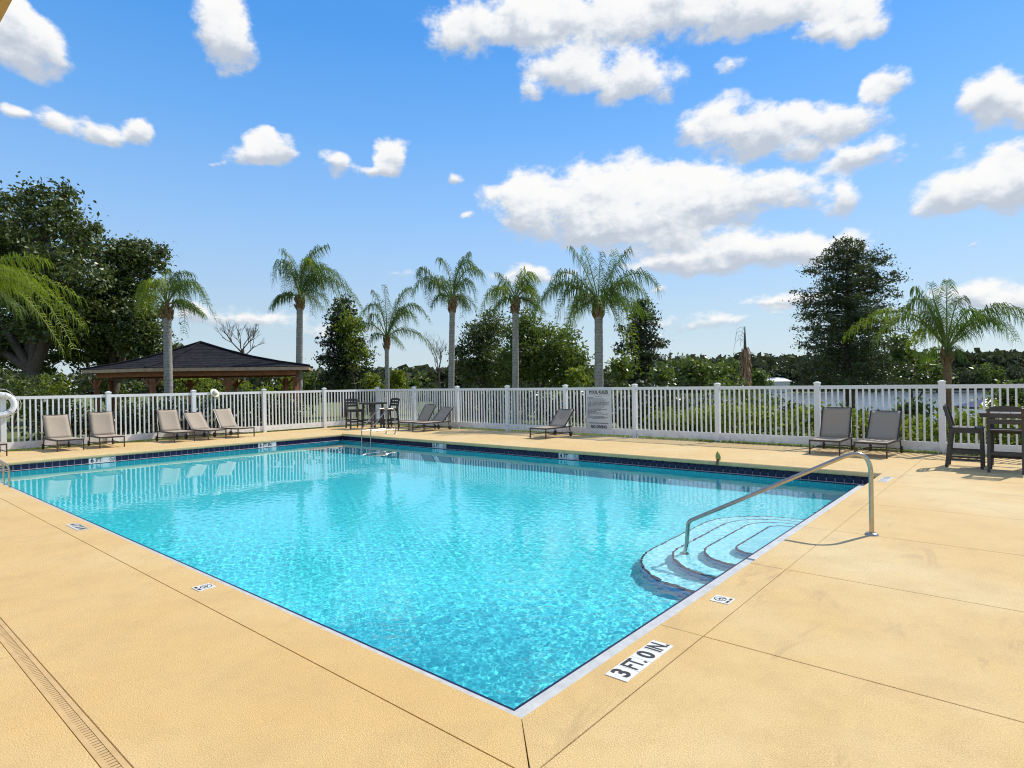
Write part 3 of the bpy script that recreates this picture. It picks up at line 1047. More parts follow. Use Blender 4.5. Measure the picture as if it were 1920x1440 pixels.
# ------------------------------------------------------------------ sun loungers
def lounger(label, loc, rotz, back_deg, group):
    root = thing('sun_lounger', label, 'sun lounger', loc, rotz, group)   # feet towards local -y
    W, zf = 0.31, 0.31
    hinge = 0.0
    for s in (-1, 1):
        x = s * W
        MB().bar((x, -0.95, zf), (x, 0.42, zf), 0.030, 0.040).build('side_rail', BRONZE, root)
        MB().bar((x, -0.937, zf - 0.02), (x, -0.937, 0.0), 0.028, 0.028, (0, 1, 0)).build('leg', BRONZE, root)
        MB().bar((x * 0.98, 0.30, zf - 0.02), (x * 0.98, 0.36, 0.10), 0.026, 0.026, (0, 1, 0)).build('rear_leg', BRONZE, root)
        rot = Matrix.Rotation(math.pi / 2, 3, 'Y')
        wh = MB().lathe([(0.0, -0.022), (0.055, -0.022), (0.078, -0.018), (0.082, 0.0), (0.078, 0.018), (0.055, 0.022), (0.0, 0.022)], 18, (0, 0, 0), rot).build('wheel', INK, root, (x * 1.02, 0.36, 0.082))
    MB().bar((-W, -0.937, zf), (W, -0.937, zf), 0.030, 0.036).build('foot_bar', BRONZE, root)
    MB().bar((-W, 0.36, 0.10), (W, 0.36, 0.10), 0.022, 0.022).build('axle', BRONZE, root)
    MB().bar((-W, -0.3, 0.12), (W, -0.3, 0.12), 0.022, 0.022).build('stretcher', BRONZE, root)
    for s in (-1, 1):
        MB().bar((s * W * 0.97, -0.937, 0.12), (s * W * 0.97, 0.36, 0.12), 0.020, 0.020).build('lower_rail', BRONZE, root)
    # seat sling, sagging a little
    def sheet(fn, nu=9, nv=7, th=0.006):
        b = MB()
        vs = []
        for lay in (0, 1):
            for i in range(nu):
                for j in range(nv):
                    p, nrm = fn(i / (nu - 1), j / (nv - 1) * 2 - 1)
                    vs.append(p - nrm * th * lay)
        q = nu * nv
        fs = []
        for i in range(nu - 1):
            for j in range(nv - 1):
                a = i * nv + j
                fs += [(a, a + nv, a + nv + 1, a + 1), (q + a, q + a + 1, q + a + nv + 1, q + a + nv)]
        for i in range(nu - 1):
            for j in (0, nv - 1):
                a = i * nv + j
                fs.append((a, a + nv, q + a + nv, q + a) if j else (a, q + a, q + a + nv, a + nv))
        for j in range(nv - 1):
            for i in (0, nu - 1):
                a = i * nv + j
                fs.append((a, a + 1, q + a + 1, q + a) if not i else (a, q + a, q + a + 1, a + 1))
        b.add(vs, fs, True)
        return b
    seat = sheet(lambda u, v: (Vector((v * (W - 0.012), -0.925 + u * (0.925 + hinge), zf + 0.024 - 0.030 * (1 - v * v) * math.sin(math.pi * u))), Vector((0, 0, 1))))
    seat.build('seat_sling', SLING, root)
    a = R(back_deg)
    dy, dz = math.cos(a), math.sin(a)
    nrm = Vector((0, -dz, dy))
    Lb = 0.76
    h0 = Vector((0, hinge + 0.01, zf + 0.02))
    back = sheet(lambda u, v: (h0 + Vector((v * (W - 0.012), dy * Lb * u, dz * Lb * u)) - nrm * 0.028 * (1 - v * v) * (0.3 + math.sin(math.pi * u)), nrm))
    back.build('back_sling', SLING, root)
    for s in (-1, 1):
        p0 = h0 + Vector((s * W, 0, 0))
        MB().bar(p0 - nrm * 0.012, p0 + Vector((0, dy * Lb, dz * Lb)) - nrm * 0.012, 0.028, 0.028, (1, 0, 0)).build('back_rail', BRONZE, root)
        mid = p0 + Vector((-s * 0.02, dy * 0.48, dz * 0.48)) - nrm * 0.02
        MB().bar(mid, (s * (W - 0.02), 0.38, zf), 0.018, 0.018, (1, 0, 0)).build('back_strut', BRONZE, root)
    top = h0 + Vector((0, dy * Lb, dz * Lb)) - nrm * 0.016
    MB().bar(top - Vector((W, 0, 0)), top + Vector((W, 0, 0)), 0.026, 0.026).build('head_bar', BRONZE, root)
    return root
LG = 'beige sling sun loungers around the pool'
lounger('beige lounger nearest the life ring, first of the five against the gazebo-side fence', (2.48, 19.47, 0), R(2), 60, LG)
lounger('beige lounger second from the life ring, back set nearly upright', (3.58, 19.47, 0), R(-3), 66, LG)
lounger('beige lounger third from the life ring, next to the lower-backed one', (5.50, 19.45, 0), R(2), 64, LG)
lounger('beige lounger fourth from the life ring, its back lower than its neighbours', (6.42, 19.42, 0), R(8), 47, LG)
lounger('beige lounger fifth from the life ring, below the cream hat on the fence', (7.36, 19.40, 0), R(10), 58, LG)
lounger('beige lounger cut off by the picture edge beyond the life ring', (0.80, 19.47, 0), R(0), 40, LG)
lounger('lounger beside the bar table with its back raised higher, grey in the shade', (13.22, 15.86, 0), R(-90), 55, LG)
lounger('lounger with striped fence shadows on its low back, beside the one by the bar table', (13.22, 15.02, 0), R(-90), 44, LG)
lounger('lounger standing alone in front of the pool rules sign', (13.30, 9.50, 0), R(-91), 44, LG)
lounger('brown-looking upright lounger by the fence, the farther from the bar chairs', (13.60, 1.50, 0), R(-90), 66, LG)
lounger('grey-looking lounger by the fence, next to the bar chairs', (13.58, 0.52, 0), R(-94), 56, LG)

# ------------------------------------------------------------------ bar tables and bar chairs
def bar_chair(label, loc, rotz, group):
    """faces local +y"""
    root = thing('bar_chair', label, 'bar chair', loc, rotz, group)
    W, D, sh = 0.24, 0.23, 0.755
    for s in (-1, 1):
        MB().bar((s * W, D, 0), (s * W * 0.98, D - 0.01, sh), 0.050, 0.050, (0, 1, 0)).build('front_leg', DARKPOLY, root)
        b = MB()
        b.bar((s * W, -D - 0.08, 0), (s * W, -D, sh + 0.01), 0.046, 0.056, (0, 1, 0))
        b.build('rear_leg', DARKPOLY, root)
        MB().bar((s * W, -D, sh), (s * W, -D - 0.10, 1.16), 0.046, 0.056, (0, 1, 0)).build('back_post', DARKPOLY, root)
        MB().bar((s * W, -D - 0.05, 0.30), (s * W, D, 0.30), 0.030, 0.060).build('side_stretcher', DARKPOLY, root)
        MB().bar((s * W, -D - 0.06, 0.16), (s * W, D, 0.16), 0.028, 0.040).build('side_stretcher', DARKPOLY, root)
        MB().bar((s * W, -D + 0.03, sh - 0.05), (s * W, D - 0.03, sh - 0.05), 0.030, 0.075).build('side_apron', DARKPOLY, root)
    MB().bar((-W, D, 0.28), (W, D, 0.28), 0.030, 0.060).build('foot_rest', DARKPOLY, root)
    MB().bar((-W, -D - 0.05, 0.34), (W, -D - 0.05, 0.34), 0.030, 0.050).build('rear_stretcher', DARKPOLY, root)
    MB().bar((-W, D - 0.005, sh - 0.05), (W, D - 0.005, sh - 0.05), 0.026, 0.075).build('front_apron', DARKPOLY, root)
    for k in range(4):
        y = -D + 0.045 + k * 0.128
        MB().box((0, y, sh + 0.002), (0.52, 0.116, 0.024)).build('seat_slat', DARKPOLY, root)
    for z, hgt, bow in ((1.135, 0.075, 0.030), (1.025, 0.085, 0.0), (0.915, 0.085, 0.0)):
        y = -D - 0.02 - 0.10 * (z - sh) / 0.4
        b = MB()
        n = 9
        vs, fs = [], []
        for k in range(n):
            u = k / (n - 1) * 2 - 1
            x = u * W * 0.93
            lift = bow * (1 - u * u)
            yy = y - 0.012 * (1 - u * u)
            vs += [(x, yy - 0.012, z - hgt / 2), (x, yy + 0.012, z - hgt / 2), (x, yy + 0.012, z + hgt / 2 + lift), (x, yy - 0.012, z + hgt / 2 + lift)]
        for k in range(n - 1):
            a = 4 * k
            for q in range(4):
                fs.append((a + q, a + (q + 1) % 4, a + 4 + (q + 1) % 4, a + 4 + q))
        fs += [(3, 2, 1, 0), tuple(4 * (n - 1) + q for q in range(4))]
        b.add(vs, fs).build('back_slat', DARKPOLY, root)
    return root

def bar_table(label, loc, rotz, size=0.86, h=1.045):
    root = thing('bar_table', label, 'bar table', loc, rotz)
    n = 6
    p = size / n
    for k in range(n):
        MB().box((0, -size / 2 + p * (k + 0.5), h - 0.014), (size - 0.02, p - 0.008, 0.028)).build('top_slat', DARKPOLY, root)
    for s in (-1, 1):
        MB().box((s * (size / 2 - 0.012), 0, h - 0.046), (0.028, size - 0.06, 0.060)).build('apron', DARKPOLY, root)
        MB().box((0, s * (size / 2 - 0.03), h - 0.046), (size - 0.06, 0.028, 0.060)).build('apron', DARKPOLY, root)
        for q in (-1, 1):
            MB().bar((s * 0.30, q * 0.30, 0), (s * 0.27, q * 0.27, h - 0.03), 0.062, 0.062, (0, 1, 0)).build('leg', DARKPOLY, root)
        MB().bar((s * 0.29, -0.29, 0.24), (s * 0.29, 0.29, 0.24), 0.03, 0.07).build('stretcher', DARKPOLY, root)
        MB().bar((-0.285, s * 0.285, 0.33), (0.285, s * 0.285, 0.33), 0.03, 0.07).build('stretcher', DARKPOLY, root)
    return root
BG = 'dark bar chairs around the tall tables'
bar_table('dark tall bar table at the end of the loungers, cut by the picture edge', (12.30, -1.78, 0), 0.0, 0.92)
bar_chair('dark bar chair seen from the side, nearest the grey-looking lounger', (12.05, -1.14, 0), R(180), BG)
bar_chair('dark bar chair seen from behind, its back to the camera, by the picture edge', (11.74, -1.72, 0), R(-90), BG)
bar_table('dark tall bar table in the far fence corner', (12.50, 18.02, 0), 0.0, 0.8)
bar_chair('dark bar chair on the gazebo side of the far corner table', (12.10, 18.72, 0), R(165), BG)
bar_chair('dark bar chair on the fence side of the far corner table', (13.18, 17.86, 0), R(90), BG)

# ------------------------------------------------------------------ rules sign
sg = thing('rules_sign', 'white pool rules board fixed to the picket fence', 'sign', (GX - 0.034, 8.48, 0))
MB().box((0, 0, 0.865), (0.006, 0.96, 1.30)).build('board', mat('white_sign_board', (0.62, 0.62, 0.62), 0.5, vary=0.04), sg)
sx = -0.0042
text_obj('lettering', 'POOL RULES', 0.135, sg, (sx, 0.0, 1.400), (0, -1, 0), (0, 0, 1), INK, xscale=0.92, bold=0.05)
text_obj('lettering', 'NO DIVING', 0.125, sg, (sx, 0.0, 0.285), (0, -1, 0), (0, 0, 1), INK, xscale=0.92, bold=0.05)
lines = MB()
rng = random.Random(5)
def print_line(z, y0, y1, h):
    y = y0
    while y > y1:
        wlen = rng.uniform(0.03, 0.10)
        e2 = max(y - wlen, y1)
        lines.add([(sx, y, z - h / 2), (sx, e2, z - h / 2), (sx, e2, z + h / 2), (sx, y, z + h / 2)], [(0, 1, 2, 3)])
        y = e2 - 0.012
print_line(1.315, 0.40, -0.40, 0.012)
print_line(1.270, 0.13, -0.13, 0.016)
z = 1.225
for ln in (0.20, 0.50, 0.60, 0.55, 0.68, 0.62, 0.67, 0.58, 0.50, 0.42, 0.60, 0.42, 0.28, 0.45, 0.63, 0.10, 0.50, 0.62):
    print_line(z, 0.42, 0.42 - ln * 1.22, 0.020)
    z -= 0.0375
print_line(z, 0.25, -0.25, 0.015)
print_line(0.405, 0.36, -0.36, 0.028)
tag(lines.build('small_print', mat('grey_small_print', (0.10, 0.10, 0.105), 0.7), sg), kind='stuff')

# ------------------------------------------------------------------ life ring and hat on the fence
lr = thing('life_ring', 'white life ring hung on the fence at the picture edge', 'life ring', (1.24, GY - 0.125, 1.33))
RING = mat('white_life_ring_foam', (0.80, 0.80, 0.79), 0.5, vary=0.06)
def torus(R0, r0, nu=40, nv=14):
    b = MB()
    vs = [((R0 + r0 * math.cos(v_)) * math.cos(u_), r0 * 0.85 * math.sin(v_), (R0 + r0 * math.cos(v_)) * math.sin(u_)) for u_ in [2 * math.pi * i / nu for i in range(nu)] for v_ in [2 * math.pi * j / nv for j in range(nv)]]
    fs = [(i * nv + j, i * nv + (j + 1) % nv, ((i + 1) % nu) * nv + (j + 1) % nv, ((i + 1) % nu) * nv + j) for i in range(nu) for j in range(nv)]
    return b.add(vs, fs, True)
torus(0.285, 0.078).build('ring_body', RING, lr)
ROPE = mat('pale_grab_rope', (0.55, 0.53, 0.48), 0.9)
for k in range(4):
    a0 = math.pi / 4 + k * math.pi / 2
    pts = []
    for i in range(13):
        s = i / 12
        a = a0 + s * math.pi / 2
        rr = 0.365 + 0.075 * math.sin(math.pi * s)
        pts.append((rr * math.cos(a), -0.02, rr * math.sin(a)))
    MB().tube(pts, 0.009, 6).build('grab_rope', ROPE, lr)
    rot = Matrix.Rotation(-a0, 3, 'Y')
    band = []
    for i in range(15):
        v_ = 2 * math.pi * i / 14
        p = rot @ Vector((0.285 + 0.082 * math.cos(v_), 0.07 * math.sin(v_), 0))
        band.append(p)
    MB().tube(band, 0.010, 6, False).build('strap', ROPE, lr)

hat = thing('sun_hat', 'cream sun hat hung over the top rail of the fence', 'hat', (7.14, GY - 0.075, 1.54))
STRAW = mat('cream_straw', (0.74, 0.71, 0.55), 0.9, vary=0.08, vscale=25, bump=0.4, bscale=90, bdist=0.004)
rot = Matrix.Rotation(R(62), 3, 'X') @ Matrix.Rotation(R(14), 3, 'Y')
MB().lathe([(0.172, -0.012), (0.165, 0.0), (0.13, 0.004), (0.095, 0.012)], 30, (0, 0, 0), rot).build('brim', STRAW, hat)
MB().lathe([(0.095, 0.012), (0.092, 0.05), (0.080, 0.085), (0.05, 0.102), (0.0, 0.105)], 30, (0, 0, 0), rot).build('hat_crown', STRAW, hat)
MB().lathe([(0.0965, 0.014), (0.0955, 0.034)], 30, (0, 0, 0), rot).build('hat_band', mat('grey_hat_band', (0.25, 0.24, 0.2), 0.8), hat)

# dry palm sheath standing at the far pool edge
sp = thing('dry_leaf', 'small dry yellowish leaf sheath poking up at the far pool edge', 'leaf', (LX + 0.02, 3.02, 0.0))
DRY = mat('dry_yellow_leaf', (0.52, 0.38, 0.10), 0.8, vary=0.3, vscale=14)
vs, fs = [], []
for k in range(9):
    s = k / 8
    wv_ = 0.055 * math.sin(math.pi * min(1, 0.22 + s * 0.80)) ** 0.8 + 0.002
    z = 0.012 + 0.20 * s
    lean = 0.02 * s * s
    vs += [(-lean, -wv_ + 0.01 * s, z), (-lean + 0.02 * (1 - s), 0.01 * s, z), (-lean, wv_ + 0.01 * s, z)]
for k in range(8):
    a = 3 * k
    fs += [(a, a + 1, a + 4, a + 3), (a + 1, a + 2, a + 5, a + 4)]
MB().add(vs, fs, True).build('blade', DRY, sp)
MB().tube([(0.0, 0, 0.03), (-0.035, 0.006, 0.008), (-0.052, 0.012, -0.05), (-0.050, 0.015, -0.10)], [0.020, 0.026, 0.022, 0.006], 8).build('stalk', BOOT, sp)

# ------------------------------------------------------------------ gazebo
def lat(wv_, v):
    return Vector((CAM.x + F2.x * v + R2.x * wv_, CAM.y + F2.y * v + R2.y * wv_, 0))
def build_gazebo():
    plan = [(-16.40, 27.0), (-9.40, 28.1), (-10.2, 31.0), (-12.0, 33.6), (-18.2, 34.0), (-21.6, 31.6), (-20.45, 28.7)]
    ctr = lat(-15.7, 30.5)
    gzz = gz(ctr.x, ctr.y)
    root = thing('gazebo', 'open timber gazebo with a dark shingled hip roof beyond the fence', 'gazebo', (ctr.x, ctr.y, gzz))
    base = Vector((ctr.x, ctr.y, gzz))
    eave_z, apex_z = 2.66, 4.02
    E = [lat(*q) - base + Vector((0, 0, eave_z)) for q in plan]
    apex = Vector((0, 0, apex_z - gzz))
    n = len(E)
    roof = MB()
    # flared, slightly swept roof planes in strips so the courses can step
    rows = 9
    for k in range(n):
        a, b2 = E[k], E[(k + 1) % n]
        for r_ in range(rows):
            s0, s1 = r_ / rows, (r_ + 1) / rows
            def pt(p, s, dz=0.0):
                q = p.lerp(apex, s)
                q.z -= 0.16 * math.sin(math.pi * s) - dz
                return q
            A0, B0, A1, B1 = pt(a, s0, 0.012), pt(b2, s0, 0.012), pt(a, s1), pt(b2, s1)
            roof.add([A0, B0, B1, A1, A0 - Vector((0, 0, 0.012)), B0 - Vector((0, 0, 0.012))], [(0, 1, 2, 3), (0, 4, 5, 1)])
    roof_o = roof.build('roof', SHINGLE, root)
    cap = MB()
    for k in range(n):
        cap.tube([(E[k].lerp(apex, s) + Vector((0, 0, 0.035 - 0.16 * math.sin(math.pi * s)))) for s in (0, .25, .5, .75, 1)], 0.05, 6)
    cap.build('ridge_caps', SHINGLE, roof_o)
    for k in range(n):
        a, b2 = E[k], E[(k + 1) % n]
        ins = 0.04
        a2, b3 = a.lerp(Vector((0, 0, a.z)), ins / 5), b2.lerp(Vector((0, 0, b2.z)), ins / 5)
        dn = Vector((0, 0, -0.09))
        MB().bar(a2 + dn, b3 + dn, 0.035, 0.16).build('fascia', FASCIA, root)
        a4, b4 = a.lerp(Vector((0, 0, a.z)), 0.12), b2.lerp(Vector((0, 0, b2.z)), 0.12)
        dn = Vector((0, 0, -0.27))
        MB().bar(a4 + dn, b4 + dn, 0.10, 0.24).build('beam', WOOD, root)
        posts = [a4] + ([a4.lerp(b4, 0.52)] if (b4 - a4).length > 4 else [])
        for p in posts:
            q = Vector((p.x, p.y, 0))
            MB().bar(q, q + Vector((0, 0, eave_z - 0.38)), 0.20, 0.20, (1, 0, 0)).build('post', WOOD, root)
            d2 = (b4 - a4).normalized()
            for s in (-1, 1):
                MB().bar(q + Vector((0, 0, eave_z - 0.85)), q + d2 * s * 0.42 + Vector((0, 0, eave_z - 0.38)), 0.09, 0.09).build('knee_brace', WOOD, root)
    # soffit boards close the underside
    MB().add([p + Vector((0, 0, -0.02)) for p in E], [tuple(range(n))[::-1]]).build('soffit', WOOD, root)
build_gazebo()

# ------------------------------------------------------------------ vegetation
def leaf_arrays(C, size, rng, up=0.25, aspect=0.5):
    """diamond leaves at centres C with random attitude"""
    n = len(C)
    nv = rng.normal(size=(n, 3))
    nv[:, 2] += up * 2
    nv /= np.linalg.norm(nv, axis=1)[:, None]
    tv = rng.normal(size=(n, 3))
    tv -= nv * (tv * nv).sum(1)[:, None]
    tv /= np.linalg.norm(tv, axis=1)[:, None] + 1e-9
    bv = np.cross(nv, tv)
    s = size * (0.6 + 0.8 * rng.rand(n))[:, None]
    v = np.stack([C - tv * s, C + bv * s * aspect + nv * s * 0.12, C + tv * s, C - bv * s * aspect + nv * s * 0.12], 1)
    return v
def leaf_obj(name, C, size, material, parent, rng, up=0.25, aspect=0.5):
    v = leaf_arrays(C, size, rng, up, aspect).reshape(-1, 3)
    f = np.arange(len(v)).reshape(-1, 4)
    return link(name, np_mesh(name, v, f, material), parent)
def clumps(rng, lobes, n_clump, per, spread):
    """leaf centres in clumps through ellipsoidal lobes (cx,cy,cz,rx,ry,rz)"""
    vol = np.array([l[3] * l[4] * l[5] for l in lobes]) ** 0.75
    which = rng.choice(len(lobes), n_clump, p=vol / vol.sum())
    L = np.array(lobes)[which]
    u = rng.normal(size=(n_clump, 3))
    u /= np.linalg.norm(u, axis=1)[:, None]
    rad = rng.rand(n_clump) ** 0.40 * (0.88 + 0.24 * rng.rand(n_clump))
    cc = L[:, :3] + u * rad[:, None] * L[:, 3:6]
    k = (per * (0.5 + rng.rand(n_clump))).astype(int)
    C = np.repeat(cc, k, axis=0)
    S = np.repeat(spread * (0.6 + 0.8 * rng.rand(n_clump)), k)
    return C + rng.normal(size=C.shape) * S[:, None] * np.array([1, 1, 0.7]), cc
def limbs(mb, base, lobes, r, rng, split=0.35):
    top = Vector(np.mean([l[:3] for l in lobes], axis=0))
    fork = Vector(base).lerp(top, split)
    b = Vector(base)
    mb.tube([b, b.lerp(fork, 0.08), b.lerp(fork, 0.5) + Vector((rng.uniform(-.1, .1), rng.uniform(-.1, .1), 0)), fork], [r * 1.45, r * 1.1, r * 0.92, r * 0.8], 10)
    for l in lobes:
        e = Vector(l[:3])
        mid = fork.lerp(e, 0.5) + Vector((rng.uniform(-.3, .3), rng.uniform(-.3, .3), rng.uniform(0, .3)))
        mb.tube([fork, mid, e], [r * 0.6, r * 0.38, r * 0.12], 7)
        for q in range(4):
            t2 = Vector((e.x + rng.uniform(-1, 1) * l[3] * .8, e.y + rng.uniform(-1, 1) * l[4] * .8, e.z + rng.uniform(-.6, .8) * l[5]))
            mb.tube([mid.lerp(e, 0.4 + 0.15 * q), t2], [r * 0.2, r * 0.03], 5)
def tree(name, label, cat, base_px, D, lobes_px, material, n_clump, per, leaf, spread, trunk_r, seed, group=None, up=0.25, squash=0.8, split=0.35, z_off=0.0):
    """lobes given as (px, py, half-width px, half-height px, depth shift m) of the crown"""
    rng = np.random.RandomState(seed)
    pr = random.Random(seed)
    p0 = at(base_px, 725, D)
    base = Vector((p0.x, p0.y, gz(p0.x, p0.y) - 0.05 + z_off))
    root = thing(name, label, cat, base, 0, group)
    lobes = []
    for x, y, a, b2, dd in lobes_px:
        q = at(x, y, D + dd) - base
        sc = (D + dd) / FPX
        lobes.append((q.x, q.y, q.z, a * sc, a * sc * squash, b2 * sc))
    C, cc = clumps(rng, lobes, n_clump, per, spread)
    C = C[C[:, 2] > 0.05]
    mb = MB()
    limbs(mb, (0, 0, 0), lobes, trunk_r, pr, split)
    mb.build('trunk', BARK, root)
    leaf_obj('crown', C, leaf, material, root, rng, up)
    return root

# big live oaks at the left
tree('oak_tree', 'largest dark spreading oak towering at the picture edge behind the life ring', 'tree', 70, 33,
     [(60, 440, 120, 80, 0), (-60, 480, 120, 110, 1), (130, 510, 70, 60, -1), (20, 570, 110, 90, 2), (110, 600, 80, 70, 0), (90, 380, 50, 40, 0), (-140, 580, 120, 120, 0), (40, 660, 90, 40, 2), (165, 450, 35, 40, 0)],
     L_OAK, 1150, 52, 0.12, 0.30, 0.42, 21)
tree('oak_tree', 'smaller dark oak leaning over the gazebo roof', 'tree', 205, 36,
     [(240, 500, 55, 48, 0), (215, 580, 70, 70, 0), (260, 610, 55, 55, -1), (200, 660, 70, 40, 1), (150, 600, 50, 60, 0), (280, 480, 28, 32, 0), (300, 655, 40, 18, 0)],
     L_OAK, 600, 50, 0.12, 0.28, 0.30, 22)

def conifer(name, label, base_px, D, top_py, bot_py, half_px, material, leaf, n_br, seed, profile, droop=0.15, per=26, group=None, clump=0.22):
    rng = np.random.RandomState(seed)
    p0 = at(base_px, 725, D)
    base = Vector((p0.x, p0.y, gz(p0.x, p0.y) - 0.05))
    root = thing(name, label, 'tree', base, 0, group)
    top = at(base_px, top_py, D).z - base.z
    bot = at(base_px, bot_py, D).z - base.z
    Rm = half_px * D / FPX
    mb = MB()
    mb.tube([(0, 0, 0), (0.05, 0, top * 0.5), (0, 0, top * 0.98)], [0.03 * top, 0.02 * top, 0.015], 9)
    C = []
    for k in range(n_br):
        s = (k + rng.rand()) / n_br
        z = bot + (top - bot) * s
        L = Rm * np.interp(s, [q[0] for q in profile], [q[1] for q in profile]) * rng.uniform(0.55, 1.15)
        a = k * 2.4 + rng.uniform(-0.5, 0.5)
        dirv = np.array([np.cos(a), np.sin(a), 0])
        e = dirv * L + np.array([0, 0, z + rng.uniform(-0.10, 0.30) * L - droop * L])
        st = np.array([0, 0, z])
        mb.tube([tuple(st), tuple(st * 0.5 + e * 0.5 + np.array([0, 0, 0.05 * L])), tuple(e)], [0.02 + 0.012 * L, 0.012 + 0.006 * L, 0.006], 5)
        for u in np.arange(0.30, 1.04, 0.42 / max(L, 0.5)):
            if rng.rand() < 0.16:
                continue
            cpt = st * (1 - u) + e * u + rng.normal(size=3) * np.array([0.20, 0.20, 0.10]) * (0.5 + 0.25 * L)
            m_ = int(per * rng.uniform(0.5, 1.3))
            C.append(cpt[None] + rng.normal(size=(m_, 3)) * np.array([clump, clump, clump * 0.5]) * rng.uniform(0.7, 1.3))
    C = np.concatenate(C)
    C = C[C[:, 2] > 0.03]
    mb.build('trunk', BARK, root)
    leaf_obj('crown', C, leaf, material, root, rng, 0.3)
    return root

# tall cypress on the right, dark cedar between two palms, conical trees in the middle
conifer('cypress_tree', 'tallest feathery cypress with dark layered boughs, behind the two facing loungers', 1592, 40, 452, 735, 114, L_CYP, 0.085, 175, 31,
        [(0, 0.90), (0.12, 1.0), (0.35, 0.90), (0.55, 0.78), (0.75, 0.68), (0.9, 0.48), (1, 0.15)], 0.0, 62, clump=0.24)
conifer('cedar_tree', 'dark dense cedar standing between two palms just right of the gazebo', 646, 36, 560, 728, 54, L_DARK, 0.10, 110, 32,
        [(0, 1.0), (0.3, 0.98), (0.55, 0.78), (0.8, 0.45), (1, 0.05)], 0.05, 46, clump=0.24)
conifer('cedar_tree', 'dark conical tree right behind the largest palm', 1205, 38, 563, 730, 56, L_DARK, 0.10, 100, 33,
        [(0, 1.0), (0.35, 0.9), (0.6, 0.72), (0.85, 0.4), (1, 0.05)], 0.05, 46, clump=0.24)
tree('vine_covered_tree', 'yellow-green climber covered treetop beside the dark cedar', 'tree', 668, 35, [(655, 605, 18, 42, 0), (668, 660, 22, 36, 0)], L_LIME, 60, 26, 0.10, 0.22, 0.08, 40)
tree('broadleaf_tree', 'grey-green bushy tree between the two palms left of the middle', 'tree', 905, 40, [(900, 640, 34, 42, 0), (925, 620, 34, 36, 1), (880, 680, 36, 40, 0), (930, 690, 40, 40, 0)], L_OAK, 240, 46, 0.10, 0.28, 0.16, 41)
tree('broadleaf_tree', 'broad dark tree with sunlit yellow-green flank behind the rules sign', 'tree', 1010, 36, [(985, 620, 40, 40, 0), (1000, 670, 62, 60, 0), (1050, 670, 50, 55, -1), (1070, 700, 42, 36, -1), (960, 690, 40, 45, 1)], L_MID, 380, 46, 0.10, 0.30, 0.20, 42)
tree('broadleaf_tree', 'small light green tree in front of the dark conical one', 'tree', 1165, 30, [(1163, 695, 20, 30, 0), (1240, 705, 20, 24, 2)], L_MID, 70, 26, 0.10, 0.20, 0.07, 43)
tree('broadleaf_tree', 'round dark green tree left of the dead palm by the lake', 'tree', 1300, 62, [(1290, 700, 42, 28, 0), (1330, 705, 38, 26, 0), (1265, 706, 34, 24, 0), (1365, 700, 32, 28, 2)], L_MID, 210, 26, 0.22, 0.36, 0.18, 44)
tree('broadleaf_tree', 'leafy light green tree between the cypress and the far palm', 'tree', 1715, 42, [(1700, 690, 36, 34, 0), (1735, 705, 40, 26, 0), (1685, 650, 22, 24, 0)], L_MID, 190, 28, 0.14, 0.26, 0.12, 45)
tree('broadleaf_tree', 'pale green lakeside tree at the picture edge behind the bar table', 'tree', 1900, 36, [(1895, 745, 34, 26, 0), (1940, 740, 34, 30, 0)], L_MID, 120, 26, 0.12, 0.24, 0.10, 46)

# bare winter-looking trees
def bare_tree(name, label, base_px, D, fork_py, top_py, spread_px, seed, r=0.10, material=None):
    rng = random.Random(seed)
    p0 = at(base_px, 725, D)
    base = Vector((p0.x, p0.y, gz(p0.x, p0.y)))
    root = thing(name, label, 'tree', base)
    zf = at(base_px, fork_py, D).z - base.z
    zt = at(base_px, top_py, D).z - base.z
    sp_ = spread_px * D / FPX
    tr_ = MB()
    tr_.tube([(0, 0, 0), (0.03, 0, zf * 0.6), (0, 0, zf)], [r * 1.3, r, r * 0.85], 8)
    tr_.build('trunk', material or BARK, root)
    br = MB()
    def grow(p, d, L, rad, depth):
        e = p + d * L
        br.tube([p, p.lerp(e, 0.5) + Vector((rng.uniform(-1, 1), rng.uniform(-1, 1), 0)) * L * 0.06, e], [rad, rad * 0.8, rad * 0.55], 5, False)
        if depth:
            for k in range(rng.choice((2, 3, 3))):
                nd = (d + Vector((rng.uniform(-.6, .6), rng.uniform(-.6, .6), rng.uniform(-.1, .55)))).normalized()
                grow(p.lerp(e, rng.uniform(0.55, 1.0)), nd, L * rng.uniform(0.55, 0.8), rad * 0.58, depth - 1)
    for k in range(6):
        a = k / 6 * 6.28 + rng.uniform(-.3, .3)
        d = Vector((math.cos(a) * sp_ * 0.5, math.sin(a) * sp_ * 0.5, (zt - zf) * rng.uniform(0.35, 0.6)))
        grow(Vector((0, 0, zf * rng.uniform(0.85, 1.0))), d.normalized(), d.length * 0.8, r * 0.36, 4)
    br.build('branches', material or BARK, root)
bare_tree('bare_tree', 'leafless branching tree rising behind the gazebo roof', 456, 52, 655, 596, 55, 51, 0.16)
bare_tree('bare_tree', 'thin dark leafless tree beside the small palm', 823, 34, 690, 620, 20, 52, 0.06)

